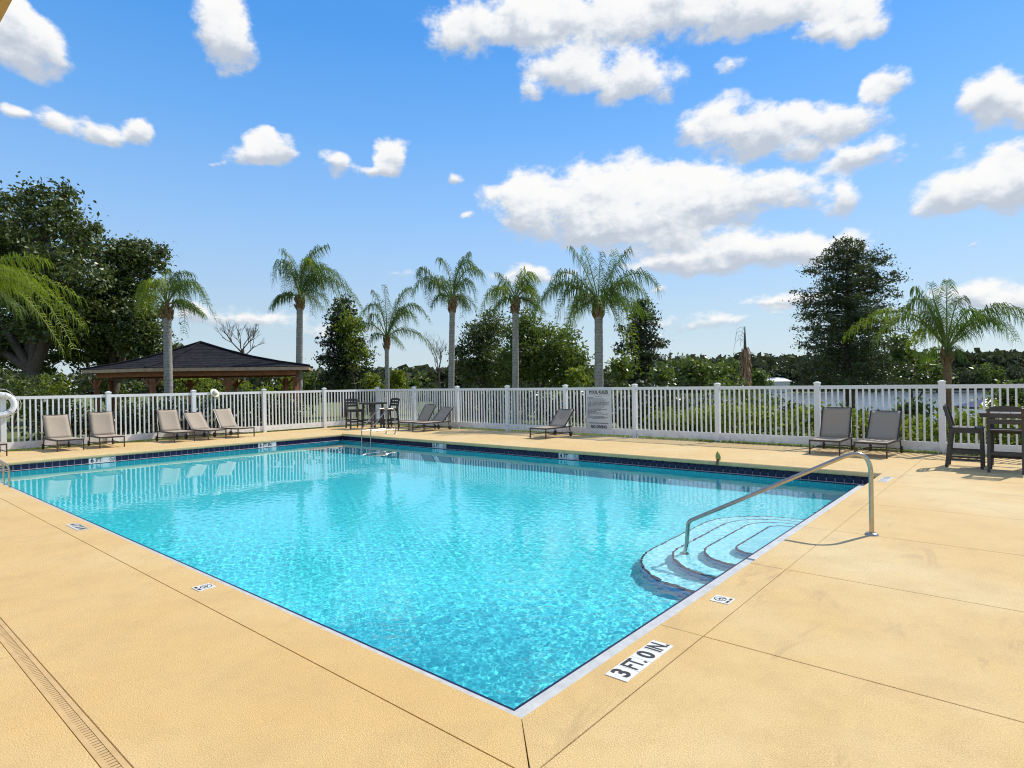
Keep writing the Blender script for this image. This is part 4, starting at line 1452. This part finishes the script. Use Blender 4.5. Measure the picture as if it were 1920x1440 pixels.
# queen palms: every frond its own part
PALM_RNG = random.Random(99)
def frond_mesh(p0, p1, p2, leaf_len, material, rng, wind, n_leaf=44):
    """rachis as a quadratic curve p0->p1->p2, leaflets hanging from both sides"""
    P0, P1, P2 = map(Vector, (p0, p1, p2))
    def cur(s):
        return P0 * (1 - s) ** 2 + P1 * 2 * s * (1 - s) + P2 * s * s
    def tan(s):
        return ((P1 - P0) * (1 - s) + (P2 - P1) * s).normalized()
    rac = MB().tube([cur(k / 9) for k in range(10)], [0.030 - 0.0027 * k for k in range(10)], 5)
    vs, fs = [list(map(tuple, rac.v)), list(rac.f)]
    nv = len(vs)
    mats = [1] * len(fs)
    for k in range(n_leaf):
        s = 0.14 + 0.86 * (k + rng.random() * 0.6) / n_leaf
        c, t = cur(min(s, 1)), tan(min(s, 1))
        side = t.cross(Vector((0, 0, 1)))
        if side.length < 0.1:
            side = Vector((1, 0, 0))
        side.normalize()
        upv = side.cross(t)
        ll = leaf_len * (0.55 + 0.45 * math.sin(math.pi * min(1, s * 0.9 + 0.12))) * rng.uniform(0.8, 1.1)
        for sg_ in (-1, 1):
            lift = rng.uniform(-0.25, 0.95)
            d1 = (side * sg_ * rng.uniform(0.55, 0.9) + t * rng.uniform(0.25, 0.6) + upv * lift).normalized()
            d2 = (d1 * 0.40 + Vector((0, 0, -1)) * rng.uniform(0.8, 1.3) + wind * 0.5 + t * 0.15).normalized()
            d3 = (d2 * 0.4 + Vector((0, 0, -1)) + wind * 0.35).normalized()
            a = c
            b = a + d1 * ll * 0.36
            e = b + d2 * ll * 0.48
            g_ = e + d3 * ll * 0.46
            wd = t * 0.0115
            vs += [tuple(a - wd * 0.6), tuple(a + wd * 0.6), tuple(b + wd), tuple(b - wd), tuple(e + wd * 0.8), tuple(e - wd * 0.8), tuple(g_)]
            fs += [(nv, nv + 1, nv + 2, nv + 3), (nv + 3, nv + 2, nv + 4, nv + 5), (nv + 5, nv + 4, nv + 6)]
            mats += [0, 0, 0]
            nv += 7
    me = bpy.data.meshes.new('frond')
    me.from_pydata(vs, [], fs)
    me.materials.append(material)
    me.materials.append(RACHIS)
    me.polygons.foreach_set('material_index', mats)
    me.update()
    return me

def palm(label, trunk_px, D, crown, trunk_w_px, fronds, leaf_len=0.62, extra=6, ext_len=1.6, boot_h=0.55, thatch=False, lean_px=0):
    """fronds: (ctrl px, ctrl py, tip px, tip py, depth shift of the tip, yellow?) as seen in the photograph"""
    rng = PALM_RNG
    p0 = at(trunk_px, 725, D)
    base = Vector((p0.x, p0.y, gz(p0.x, p0.y) - 0.05))
    root = thing('queen_palm', label, 'palm tree', base, 0, 'queen palms beyond the fence')
    C = at(crown[0], crown[1], D) - base
    r = trunk_w_px * D / FPX / 2 * 0.88
    b = MB()
    pts, rs = [], []
    n = 26
    zb = C.z - boot_h
    foot = Vector((0, 0, 0))
    for k in range(n + 1):
        s = k / n
        q = Vector((C.x * s ** 1.4, C.y * s ** 1.4, zb * s))
        pts.append(q)
        rs.append(r * (1.22 - 0.35 * min(1, s * 5) * 0.5 - 0.12 * s) * (1.0 + (0.035 if k % 2 else -0.02)))
    b.tube(pts, rs, 12)
    b.build('trunk', PALMBARK if not thatch else BOOT, root)
    # boots: flared old leaf bases below the crown
    bt = MB()
    for k in range(16):
        a = k * 2.4
        zz = zb - 0.12 + boot_h * (k / 16) * 1.05
        o = Vector((C.x, C.y, zz))
        dd = Vector((math.cos(a), math.sin(a), 0))
        bt.tube([o + dd * r * 0.5, o + dd * r * 1.25 + Vector((0, 0, 0.16)), o + dd * r * rng.uniform(1.0, 1.9) + Vector((0, 0, rng.uniform(0.26, 0.40)))], [r * 0.55, r * 0.38, r * 0.12], 5)
    bt.tube([(C.x, C.y, zb - 0.05), (C.x, C.y, zb + boot_h * 0.5), (C.x, C.y, C.z + 0.1)], [r * 0.9, r * 0.85, r * 0.45], 9)
    bt.build('leaf_bases', BOOT, root)
    wind = Vector((R2.x, R2.y, 0)) * 0.25
    for (cx, cy, tx, ty, dd, yel) in fronds:
        q1 = at(cx, cy, D + dd * 0.5) - base
        q2 = at(tx, ty, D + dd) - base
        # the curve's control point is pushed out so the arch passes near the given bend
        mid = (C + q2) / 2
        ctl = q1 + (q1 - mid) * 0.55
        L = (q1 - C).length + (q2 - q1).length
        me = frond_mesh(C, ctl, q2, leaf_len * min(1.15, 0.55 + 0.25 * L), L_PALM_Y if yel else L_PALM, rng, wind, int(20 + 9.5 * L))
        link('frond', me, root)
    for k in range(extra):
        a = rng.uniform(0, 6.28)
        e0 = rng.uniform(0.2, 1.0)
        L = ext_len * rng.uniform(0.8, 1.15)
        dd = Vector((math.cos(a), math.sin(a), 0))
        ctl = C + dd * L * 0.55 + Vector((0, 0, L * 0.55 * e0))
        tip = C + dd * L * 1.0 + wind * L + Vector((0, 0, L * (0.2 * e0 - 0.45)))
        link('frond', frond_mesh(C, ctl, tip, leaf_len * 0.9, L_PALM, rng, wind, int(24 + 12 * L)), root)
    return root
palm('palm with windswept crown in front of the dark oak, standing before the gazebo', 316, 25, (313, 572), 17,
     [(283, 522, 254, 556, -.5, 1), (290, 514, 268, 575, .6, 1), (300, 512, 290, 590, -.6, 1), (330, 512, 340, 590, .7, 0), (355, 512, 404, 600, .2, 0), (346, 528, 344, 626, -.4, 0), (352, 520, 382, 570, -.6, 0), (318, 515, 362, 515, .4, 0), (308, 520, 318, 506, .1, 1), (272, 545, 262, 590, .5, 1)], 0.58, 4, 1.3)
palm('tallest slender palm at the right-hand end of the gazebo roof', 560, 29, (562, 556), 14,
     [(532, 478, 512, 530, .3, 0), (538, 480, 534, 560, -.5, 0), (545, 495, 548, 575, .5, 1), (575, 470, 606, 545, -.4, 1), (580, 468, 590, 580, .4, 1), (598, 480, 640, 560, -.6, 0), (605, 490, 668, 560, .4, 0), (600, 500, 655, 606, -.3, 0), (595, 510, 615, 598, .6, 0), (585, 520, 586, 592, -.5, 0), (570, 490, 616, 460, .3, 0), (555, 500, 528, 468, -.3, 0), (566, 500, 596, 462, .5, 0), (620, 510, 690, 600, .2, 0)], 0.66, 6, 1.5)
palm('short palm whose lowest frond sweeps right, beside the thin leafless tree', 726, 31, (725, 633), 10,
     [(708, 560, 672, 598, .3, 0), (700, 580, 692, 618, -.5, 0), (714, 570, 698, 545, .4, 0), (724, 580, 720, 534, 0, 0), (745, 560, 772, 540, -.4, 0), (765, 560, 806, 604, .3, 0), (760, 575, 782, 610, -.6, 0), (770, 612, 824, 668, .2, 0), (740, 590, 752, 552, .5, 0), (690, 600, 672, 625, .5, 0), (756, 565, 760, 625, .7, 0)], 0.52, 3, 1.3)
palm('palm with full dark crown standing in front of the grey-green bushy tree', 845, 29, (848, 562), 13,
     [(800, 512, 774, 556, .4, 0), (805, 518, 804, 576, -.5, 0), (820, 510, 822, 566, .5, 1), (795, 500, 786, 520, -.3, 0), (868, 478, 906, 530, .2, 0), (872, 500, 906, 515, -.5, 0), (875, 515, 892, 568, .5, 0), (860, 520, 868, 596, -.4, 0), (840, 500, 822, 486, .4, 0), (858, 500, 882, 474, .3, 0), (835, 515, 838, 580, .6, 1)], 0.6, 6, 1.4)
palm('palm with yellow-green fronds drooping left and right, in front of the broad dark tree', 966, 27, (966, 562), 14,
     [(922, 532, 902, 594, .4, 1), (930, 535, 928, 590, -.4, 1), (940, 525, 950, 575, .5, 1), (985, 508, 1010, 530, -.3, 1), (990, 512, 998, 580, .4, 0), (1005, 535, 1016, 640, -.5, 1), (1000, 530, 1004, 620, .3, 0), (985, 520, 990, 596, .6, 1), (955, 530, 930, 512, .3, 0), (968, 530, 985, 500, -.2, 1)], 0.6, 4, 1.2)
palm('largest palm with wide spreading crown above the rules sign', 1123, 24, (1122, 568), 18.5,
     [(1065, 500, 1032, 540, .5, 0), (1050, 520, 1000, 590, -.3, 0), (1068, 530, 1044, 606, .6, 0), (1080, 545, 1068, 625, -.5, 1), (1095, 500, 1068, 464, .4, 0), (1110, 510, 1092, 462, -.3, 0), (1123, 520, 1126, 472, 0, 0), (1145, 510, 1182, 466, .4, 0), (1150, 520, 1150, 470, -.4, 0), (1190, 500, 1236, 546, .3, 0), (1185, 515, 1224, 595, -.6, 0), (1165, 540, 1196, 694, .5, 1), (1155, 545, 1160, 600, -.5, 0), (1175, 520, 1190, 580, .8, 0), (1140, 560, 1178, 660, -.4, 1), (1085, 520, 1020, 556, .7, 0), (1075, 560, 1060, 655, .4, 1)], 0.66, 6, 1.8)
palm('palm with brown fibrous trunk and far-reaching fronds right of the cypress', 1776, 20.5, (1775, 656), 15,
     [(1690, 565, 1584, 632, .4, 1), (1700, 580, 1640, 640, -.4, 1), (1735, 560, 1712, 542, .3, 0), (1745, 580, 1726, 650, -.5, 0), (1755, 580, 1745, 530, .4, 0), (1775, 560, 1776, 526, -.2, 0), (1790, 570, 1806, 560, .4, 0), (1850, 575, 1930, 606, .3, 0), (1795, 600, 1800, 640, .5, 0), (1845, 570, 1925, 590, -.7, 0), (1860, 590, 1905, 640, .8, 0), (1810, 575, 1840, 600, -.8, 0), (1730, 545, 1690, 600, .8, 0), (1750, 545, 1735, 600, -.9, 0), (1740, 610, 1700, 650, .6, 1), (1762, 590, 1720, 590, -.6, 0), (1840, 585, 1880, 625, -.5, 0)], 0.55, 2, 1.1, 0.45, True)
palm('palm mostly outside the picture, its fronds hanging in before the big oak', -70, 18.5, (-62, 545), 22,
     [(30, 500, 150, 560, .8, 1), (45, 510, 140, 655, -.8, 1), (20, 520, 120, 660, 1.2, 1), (50, 515, 154, 612, -.3, 1), (-10, 530, 40, 600, .9, 0), (0, 495, 70, 540, -1.2, 1), (0, 480, 90, 490, .3, 1), (-100, 480, -190, 580, 0, 0), (-80, 470, -160, 640, .5, 0), (-60, 460, -50, 430, .5, 0)], 0.62, 2, 1.6)

# dead palm: a bare spear over a skirt of brown thatch
def dead_palm():
    D = 26
    p0 = at(1398, 725, D)
    base = Vector((p0.x, p0.y, gz(p0.x, p0.y)))
    root = thing('dead_palm', 'dead palm with a bare spike above shaggy brown thatch', 'palm tree', base)
    zt = at(1398, 612, D).z - base.z
    zm = at(1398, 655, D).z - base.z
    MB().tube([(0, 0, 0), (0, 0, zm * 0.6), (0, 0, zm)], [0.15, 0.14, 0.10], 10).build('trunk', BOOT, root)
    MB().tube([(0, 0, zm - 0.1), (0.01, 0, (zm + zt) / 2), (0.03, 0, zt)], [0.075, 0.04, 0.012], 7).build('spear', BARK, root)
    rng = random.Random(3)
    vs, fs = [], []
    for k in range(150):
        a = rng.uniform(0, 6.28)
        z0 = zm + rng.uniform(-1.5, 0.12)
        L = rng.uniform(0.4, 0.95)
        d_ = Vector((math.cos(a), math.sin(a), 0))
        t_ = Vector((-d_.y, d_.x, 0)) * rng.uniform(0.012, 0.035)
        A = d_ * 0.13 + Vector((0, 0, z0))
        B = d_ * rng.uniform(0.15, 0.30) + Vector((0, 0, z0 - L * 0.5))
        Cc = d_ * rng.uniform(0.14, 0.24) + Vector((0, 0, z0 - L))
        o = len(vs)
        vs += [A - t_, A + t_, B + t_, B - t_, Cc]
        fs += [(o, o + 1, o + 2, o + 3), (o + 3, o + 2, o + 4)]
    MB().add(vs, fs).build('thatch', THATCH, root)
    w_ = MB()
    for k in range(9):
        s0 = Vector((0.02, 0, zm + (zt - zm) * rng.uniform(0.05, 0.85)))
        o_ = Vector((-R2.x, -R2.y, 0)) * rng.uniform(0.05, 0.34) + Vector((rng.uniform(-.1, .1), rng.uniform(-.1, .1), 0))
        e = s0 + o_ + Vector((0, 0, rng.uniform(0.02, 0.22)))
        w_.tube([s0, s0 + o_ * 0.5 + Vector((0, 0, rng.uniform(0.12, 0.25))), e, e + o_ * 0.2 + Vector((0, 0, -rng.uniform(0.15, 0.55)))], [0.010, 0.008, 0.006, 0.003], 4)
    w_.build('dry_stems', BARK, root)
dead_palm()

# shrubs behind the fences
def shrub(label, px_, D, w_px, top_py, material, seed, n=70, leaf=0.07, group=None):
    rng = np.random.RandomState(seed)
    p0 = at(px_, 740, D)
    base = Vector((p0.x, p0.y, gz(p0.x, p0.y) - 0.03))
    root = thing('shrub', label, 'shrub', base, 0, group)
    H = max(0.35, at(px_, top_py, D).z - base.z)
    Wd = w_px * D / FPX
    lobes = [(rng.uniform(-.3, .3) * Wd, rng.uniform(-.3, .3) * Wd, H * rng.uniform(.4, .7), Wd * rng.uniform(.45, .7), Wd * .55, H * .42) for k in range(4)]
    C, cc = clumps(rng, lobes, n, 26, 0.10 + 0.02 * H)
    C = C[C[:, 2] > 0.0]
    st = MB()
    for q in cc[:14]:
        st.tube([(0, 0, 0), (q[0] * .5, q[1] * .5, q[2] * .6), tuple(q)], [0.025, 0.016, 0.006], 5)
    st.build('stems', BARK, root)
    leaf_obj('foliage', C, leaf, material, root, rng, 0.3)
SG = 'shrubs beyond the fences'
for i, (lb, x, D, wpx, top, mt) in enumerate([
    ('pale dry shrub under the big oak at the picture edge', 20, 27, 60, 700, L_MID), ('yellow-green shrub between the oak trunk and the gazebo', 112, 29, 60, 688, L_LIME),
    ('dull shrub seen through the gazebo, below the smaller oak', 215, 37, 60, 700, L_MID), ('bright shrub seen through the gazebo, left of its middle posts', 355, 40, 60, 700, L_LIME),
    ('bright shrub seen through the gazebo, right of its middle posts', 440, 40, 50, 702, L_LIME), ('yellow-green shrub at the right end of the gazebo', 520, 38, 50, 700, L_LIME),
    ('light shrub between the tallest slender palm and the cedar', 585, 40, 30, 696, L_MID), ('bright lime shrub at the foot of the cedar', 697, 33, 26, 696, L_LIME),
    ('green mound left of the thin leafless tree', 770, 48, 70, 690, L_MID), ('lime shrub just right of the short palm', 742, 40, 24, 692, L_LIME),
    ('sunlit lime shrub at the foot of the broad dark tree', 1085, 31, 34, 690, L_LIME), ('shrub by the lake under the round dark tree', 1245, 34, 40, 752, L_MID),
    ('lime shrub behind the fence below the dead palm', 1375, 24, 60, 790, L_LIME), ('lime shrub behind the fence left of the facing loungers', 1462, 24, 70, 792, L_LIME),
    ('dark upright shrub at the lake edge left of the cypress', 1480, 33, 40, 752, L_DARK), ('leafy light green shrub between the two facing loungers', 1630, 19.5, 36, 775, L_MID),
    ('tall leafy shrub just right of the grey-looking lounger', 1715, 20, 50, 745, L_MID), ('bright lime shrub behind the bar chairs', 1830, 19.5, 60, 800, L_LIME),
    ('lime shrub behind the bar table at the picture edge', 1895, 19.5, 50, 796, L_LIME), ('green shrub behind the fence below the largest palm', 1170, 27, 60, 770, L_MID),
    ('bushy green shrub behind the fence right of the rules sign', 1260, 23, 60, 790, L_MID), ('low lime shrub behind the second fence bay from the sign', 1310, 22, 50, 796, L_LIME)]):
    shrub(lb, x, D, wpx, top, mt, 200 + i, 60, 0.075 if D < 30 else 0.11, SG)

# hedge of dark shrubs standing close behind the fences
def hedge(label, p, q, h, dep, seed, n, lm=None):
    rng = np.random.RandomState(seed)
    p, q = np.array(p), np.array(q)
    root = thing('hedge', label, 'hedge', (p[0], p[1], gz(*p)))
    L = np.linalg.norm(q - p)
    m_ = int(n * L)
    s = rng.rand(m_)
    across = np.array([-(q - p)[1], (q - p)[0]]) / L
    off = rng.uniform(-dep, dep, m_)
    top = h * (0.8 + 0.25 * np.sin(s * L * 1.3 + seed) * np.sin(s * L * 0.47 + 1) + 0.15 * rng.rand(m_))
    C = np.zeros((m_, 3))
    C[:, :2] = (q - p)[None] * s[:, None] + across[None] * off[:, None]
    C[:, 2] = top * rng.rand(m_) ** 0.7
    C = np.repeat(C, 9, axis=0) + rng.normal(size=(m_ * 9, 3)) * 0.14
    C = C[C[:, 2] > 0.0]
    st = MB()
    for k in range(int(L * 2)):
        t_ = (q - p) * rng.rand()
        st.tube([(t_[0], t_[1], 0), (t_[0] + rng.uniform(-.1, .1), t_[1] + rng.uniform(-.1, .1), h * 0.7)], [0.03, 0.01], 5)
    tag(st.build('stems', BARK, root), kind='stuff')
    leaf_obj('foliage', C, 0.075, lm or L_DARK, root, rng, 0.2)
hedge('dark hedge close behind the fence on the gazebo side', (2.4, 22.4), (12.2, 23.0), 1.45, 0.45, 71, 110)
hedge('dark hedge beyond the grass behind the far fence, below the middle palms', (20.6, 23.0), (19.6, 8.2), 1.62, 0.5, 72, 100)

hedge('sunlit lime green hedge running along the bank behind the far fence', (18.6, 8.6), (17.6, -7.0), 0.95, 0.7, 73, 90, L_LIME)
hedge('taller mid green hedge between the rules sign and the lake', (21.2, 9.4), (22.4, 5.4), 1.75, 0.8, 74, 90, L_MID)

# far wood on the other side of the lake: one mass
def far_wood():
    rng = np.random.RandomState(81)
    C = []
    def rowv(v0, px0, px1, n, top0, top1, dv=10):
        for k in range(n):
            x = rng.uniform(px0, px1)
            v = v0 + rng.uniform(-dv, dv)
            pt = at(x, 700, v)
            g0 = gz(pt.x, pt.y)
            h = np.interp(x, [px0, px1], [top0, top1])
            ztop = at(x, h + rng.uniform(-7, 10), v).z
            rr = rng.uniform(1.6, 3.4) * v / 170
            m_ = 46
            u = rng.normal(size=(m_, 3))
            u /= np.linalg.norm(u, axis=1)[:, None]
            hh = (ztop - g0) / 2
            C.append(np.array([pt.x, pt.y, g0 + hh]) + u * np.array([rr, rr, hh]) * rng.uniform(0.75, 1.05, (m_, 1)))
    rowv(190, 1240, 2300, 520, 672, 652, 14)
    rowv(178, 1740, 2300, 220, 668, 664, 6)
    rowv(240, -500, 1260, 620, 700, 690, 30)
    rowv(95, 560, 930, 120, 704, 690, 10)
    C = np.concatenate(C)
    o = leaf_obj('far_wood', C, 0.95, L_FAR, None, rng, 0.3, 0.7)
    tag(o, 'low wooded skyline across the lake and behind the trees', 'wood', kind='stuff')
far_wood()
# a few separate crowns along the far shore
for i, (x, w_, top) in enumerate([(1755, 26, 690), (1800, 30, 694), (1850, 30, 688), (1905, 30, 690), (1830, 22, 700), (1385, 24, 690), (1420, 20, 696)]):
    tree('shore_tree', ['far shore tree just left of the fibrous palm trunk', 'far shore tree just right of the fibrous palm trunk', 'far shore tree, middle of the picture-edge row', 'far shore tree touching the picture edge', 'smallest far shore tree right of the fibrous palm', 'far shore tree behind the dead palm', 'far shore tree beside the white roof'][i],
         'tree', x, 150, [(x, (top + 722) / 2, w_, (722 - top) / 2 + 4, 0), (x + 8, (top + 722) / 2 + 6, w_ * 0.8, (722 - top) / 2, 0)], L_FAR if i % 2 else L_MID, 46, 24, 0.42, 0.7, 0.25, 300 + i, 'trees on the far shore')

# grass behind the fences
def grass():
    rng = np.random.RandomState(91)
    n = 26000
    a = np.zeros((n, 2))
    half = n // 2
    a[:half, 0] = GX + 0.25 + rng.rand(half) ** 1.5 * 6.0
    a[:half, 1] = rng.uniform(-6, 22, half)
    a[half:, 0] = rng.uniform(-3, 15, n - half)
    a[half:, 1] = GY + 0.25 + rng.rand(n - half) ** 1.5 * 5.0
    z = terrain(a[:, 0], a[:, 1])
    h = rng.uniform(0.04, 0.12, n)
    th = rng.uniform(0, 6.28, n)
    dx, dy = np.cos(th) * 0.012, np.sin(th) * 0.012
    ln = rng.normal(size=(n, 2)) * 0.03
    v = np.stack([np.stack([a[:, 0] - dx, a[:, 1] - dy, z], 1), np.stack([a[:, 0] + dx, a[:, 1] + dy, z], 1), np.stack([a[:, 0] + ln[:, 0], a[:, 1] + ln[:, 1], z + h], 1)], 1).reshape(-1, 3)
    tag(link('grass', np_mesh('grass', v, np.arange(len(v)).reshape(-1, 3), GRASSB)), 'mown grass growing along the outside of the fences', 'grass', kind='stuff')
    # weeds in the gap at the foot of the far fence
    n = 1500
    y = rng.uniform(-3.0, 5.2, n)
    x = 14.19 + rng.normal(size=n) * 0.03
    h = rng.uniform(0.02, 0.09, n)
    th = rng.uniform(0, 6.28, n)
    dx, dy = np.cos(th) * 0.008, np.sin(th) * 0.008
    ln = rng.normal(size=(n, 2)) * 0.035
    z = np.zeros(n)
    v = np.stack([np.stack([x - dx, y - dy, z], 1), np.stack([x + dx, y + dy, z], 1), np.stack([x + ln[:, 0], y + ln[:, 1], z + h], 1)], 1).reshape(-1, 3)
    tag(link('weeds', np_mesh('weeds', v, np.arange(len(v)).reshape(-1, 3), GRASSB)), 'thin weeds sprouting along the foot of the far fence', 'weeds', kind='stuff')
grass()

# ------------------------------------------------------------------ boardwalk, lakeside shelter, white roof
def boardwalk():
    a, b = at(1345, 806, 21.5), at(1575, 789, 25.5)
    z = -1.05
    a.z = b.z = z
    d_ = (b - a).normalized()
    root = thing('boardwalk', 'weathered timber boardwalk with pale rails beyond the fence', 'boardwalk', a)
    L = (b - a).length
    nrm = Vector((-d_.y, d_.x, 0))
    PW = mat('weathered_pale_timber', (0.50, 0.47, 0.42), 0.85, vary=0.2, vscale=6)
    k = 0.0
    while k < L:
        MB().bar(d_ * k - nrm * 0.75, d_ * k + nrm * 0.75, 0.13, 0.035).build('plank', PW, root)
        k += 0.15
    for s in (-1, 1):
        for h in (0.55, 0.95):
            MB().bar(nrm * s * 0.75 + Vector((0, 0, h)), d_ * L + nrm * s * 0.75 + Vector((0, 0, h)), 0.04, 0.09).build('rail', PW, root)
        for q in range(4):
            p = d_ * (L * q / 3) + nrm * s * 0.75
            MB().bar(p + Vector((0, 0, -0.9)), p + Vector((0, 0, 1.0)), 0.09, 0.09, (1, 0, 0)).build('post', WOOD, root)
boardwalk()
def shelter():
    D = 46
    c = at(1858, 757, D)
    root = thing('lake_shelter', 'low dark blue roofed shelter by the lake behind the bar table', 'shelter', (c.x, c.y, LAKE_Z))
    zc = c.z - LAKE_Z
    BL = mat('dark_blue_metal_roof', (0.028, 0.04, 0.13), 0.5, vary=0.1)
    hw, hd, h = 1.95, 1.3, 0.42
    rx, fx = Vector((R2.x, R2.y, 0)), Vector((F2.x, F2.y, 0))
    cs = [rx * s + fx * q for s, q in ((-hw, -hd), (hw, -hd), (hw, hd), (-hw, hd))]
    cs = [v_ + Vector((0, 0, zc - 0.2)) for v_ in cs]
    ap = [rx * -0.4 + Vector((0, 0, zc + h)), rx * 0.4 + Vector((0, 0, zc + h))]
    MB().add(cs + ap, [(0, 1, 5, 4), (1, 2, 5), (2, 3, 4, 5), (3, 0, 4), (3, 2, 1, 0)]).build('roof', BL, root)
    for i in range(4):
        MB().bar(cs[i] - Vector((0, 0, 0.06)), cs[(i + 1) % 4] - Vector((0, 0, 0.06)), 0.08, 0.16).build('fascia', DARKPOLY, root)
    for s in (-1, 1):
        for q in (-1, 1):
            p = rx * s * (hw - 0.9) + fx * q * (hd - 0.4)
            MB().bar(p + Vector((0, 0, -0.5)), p + Vector((0, 0, zc - 0.2)), 0.14, 0.14, (1, 0, 0)).build('post', DARKPOLY, root)
    MB().box((0, 0, 0.25), (3.4, 2.2, 0.12), Matrix.Rotation(math.atan2(R2.y, R2.x), 3, 'Z')).build('platform', WOOD, root)
shelter()
def white_house():
    D = 175
    c = at(1452, 712, D)
    g0 = gz(c.x, c.y)
    root = thing('white_roofed_house', 'low house with a bright white roof on the far shore', 'house', (c.x, c.y, g0))
    rot = Matrix.Rotation(math.atan2(R2.y, R2.x), 3, 'Z')
    zr = c.z - g0
    hw = 23 * D / FPX
    HW = mat('pale_house_wall', (0.55, 0.53, 0.48), 0.8, vary=0.1)
    RW = mat('white_metal_roof', (0.80, 0.81, 0.82), 0.4, vary=0.04)
    MB().box((0, 0, zr / 2 - 0.3), (hw * 1.8, 6, zr - 0.2), rot).build('wall', HW, root)
    vs = [rot @ Vector(q) for q in ((-hw, -3.6, zr - 0.5), (hw, -3.6, zr - 0.5), (hw, 3.6, zr - 0.5), (-hw, 3.6, zr - 0.5), (-hw * 0.7, 0, zr + 0.6), (hw * 0.7, 0, zr + 0.6))]
    MB().add(vs, [(0, 1, 5, 4), (1, 2, 5), (2, 3, 4, 5), (3, 0, 4), (3, 2, 1, 0)]).build('roof', RW, root)
white_house()

# ------------------------------------------------------------------ the roof overhang the photographer stands under
ev = thing('roof_overhang', 'corner of a tan painted roof eave at the top picture corner', 'roof', (-1.71, 0, 0))
EAVE = mat('tan_painted_eave', (0.50, 0.33, 0.12), 0.7, vary=0.08)
MB().span((-4.2, -7.0, 3.64), (-0.04, 14.0, 3.76)).build('soffit', EAVE, ev)
MB().span((-0.038, -7.0, 3.60), (0.0, 14.0, 3.84)).build('fascia', EAVE, ev)
MB().span((-4.25, -7.05, 3.842), (0.06, 14.05, 3.872)).build('roofing', SHINGLE, ev)
for yy in (-6.5, 0.5, 7.0, 13.5):
    MB().span((-4.10, yy - 0.09, 0.0), (-3.92, yy + 0.09, 3.638)).build('post', EAVE, ev)
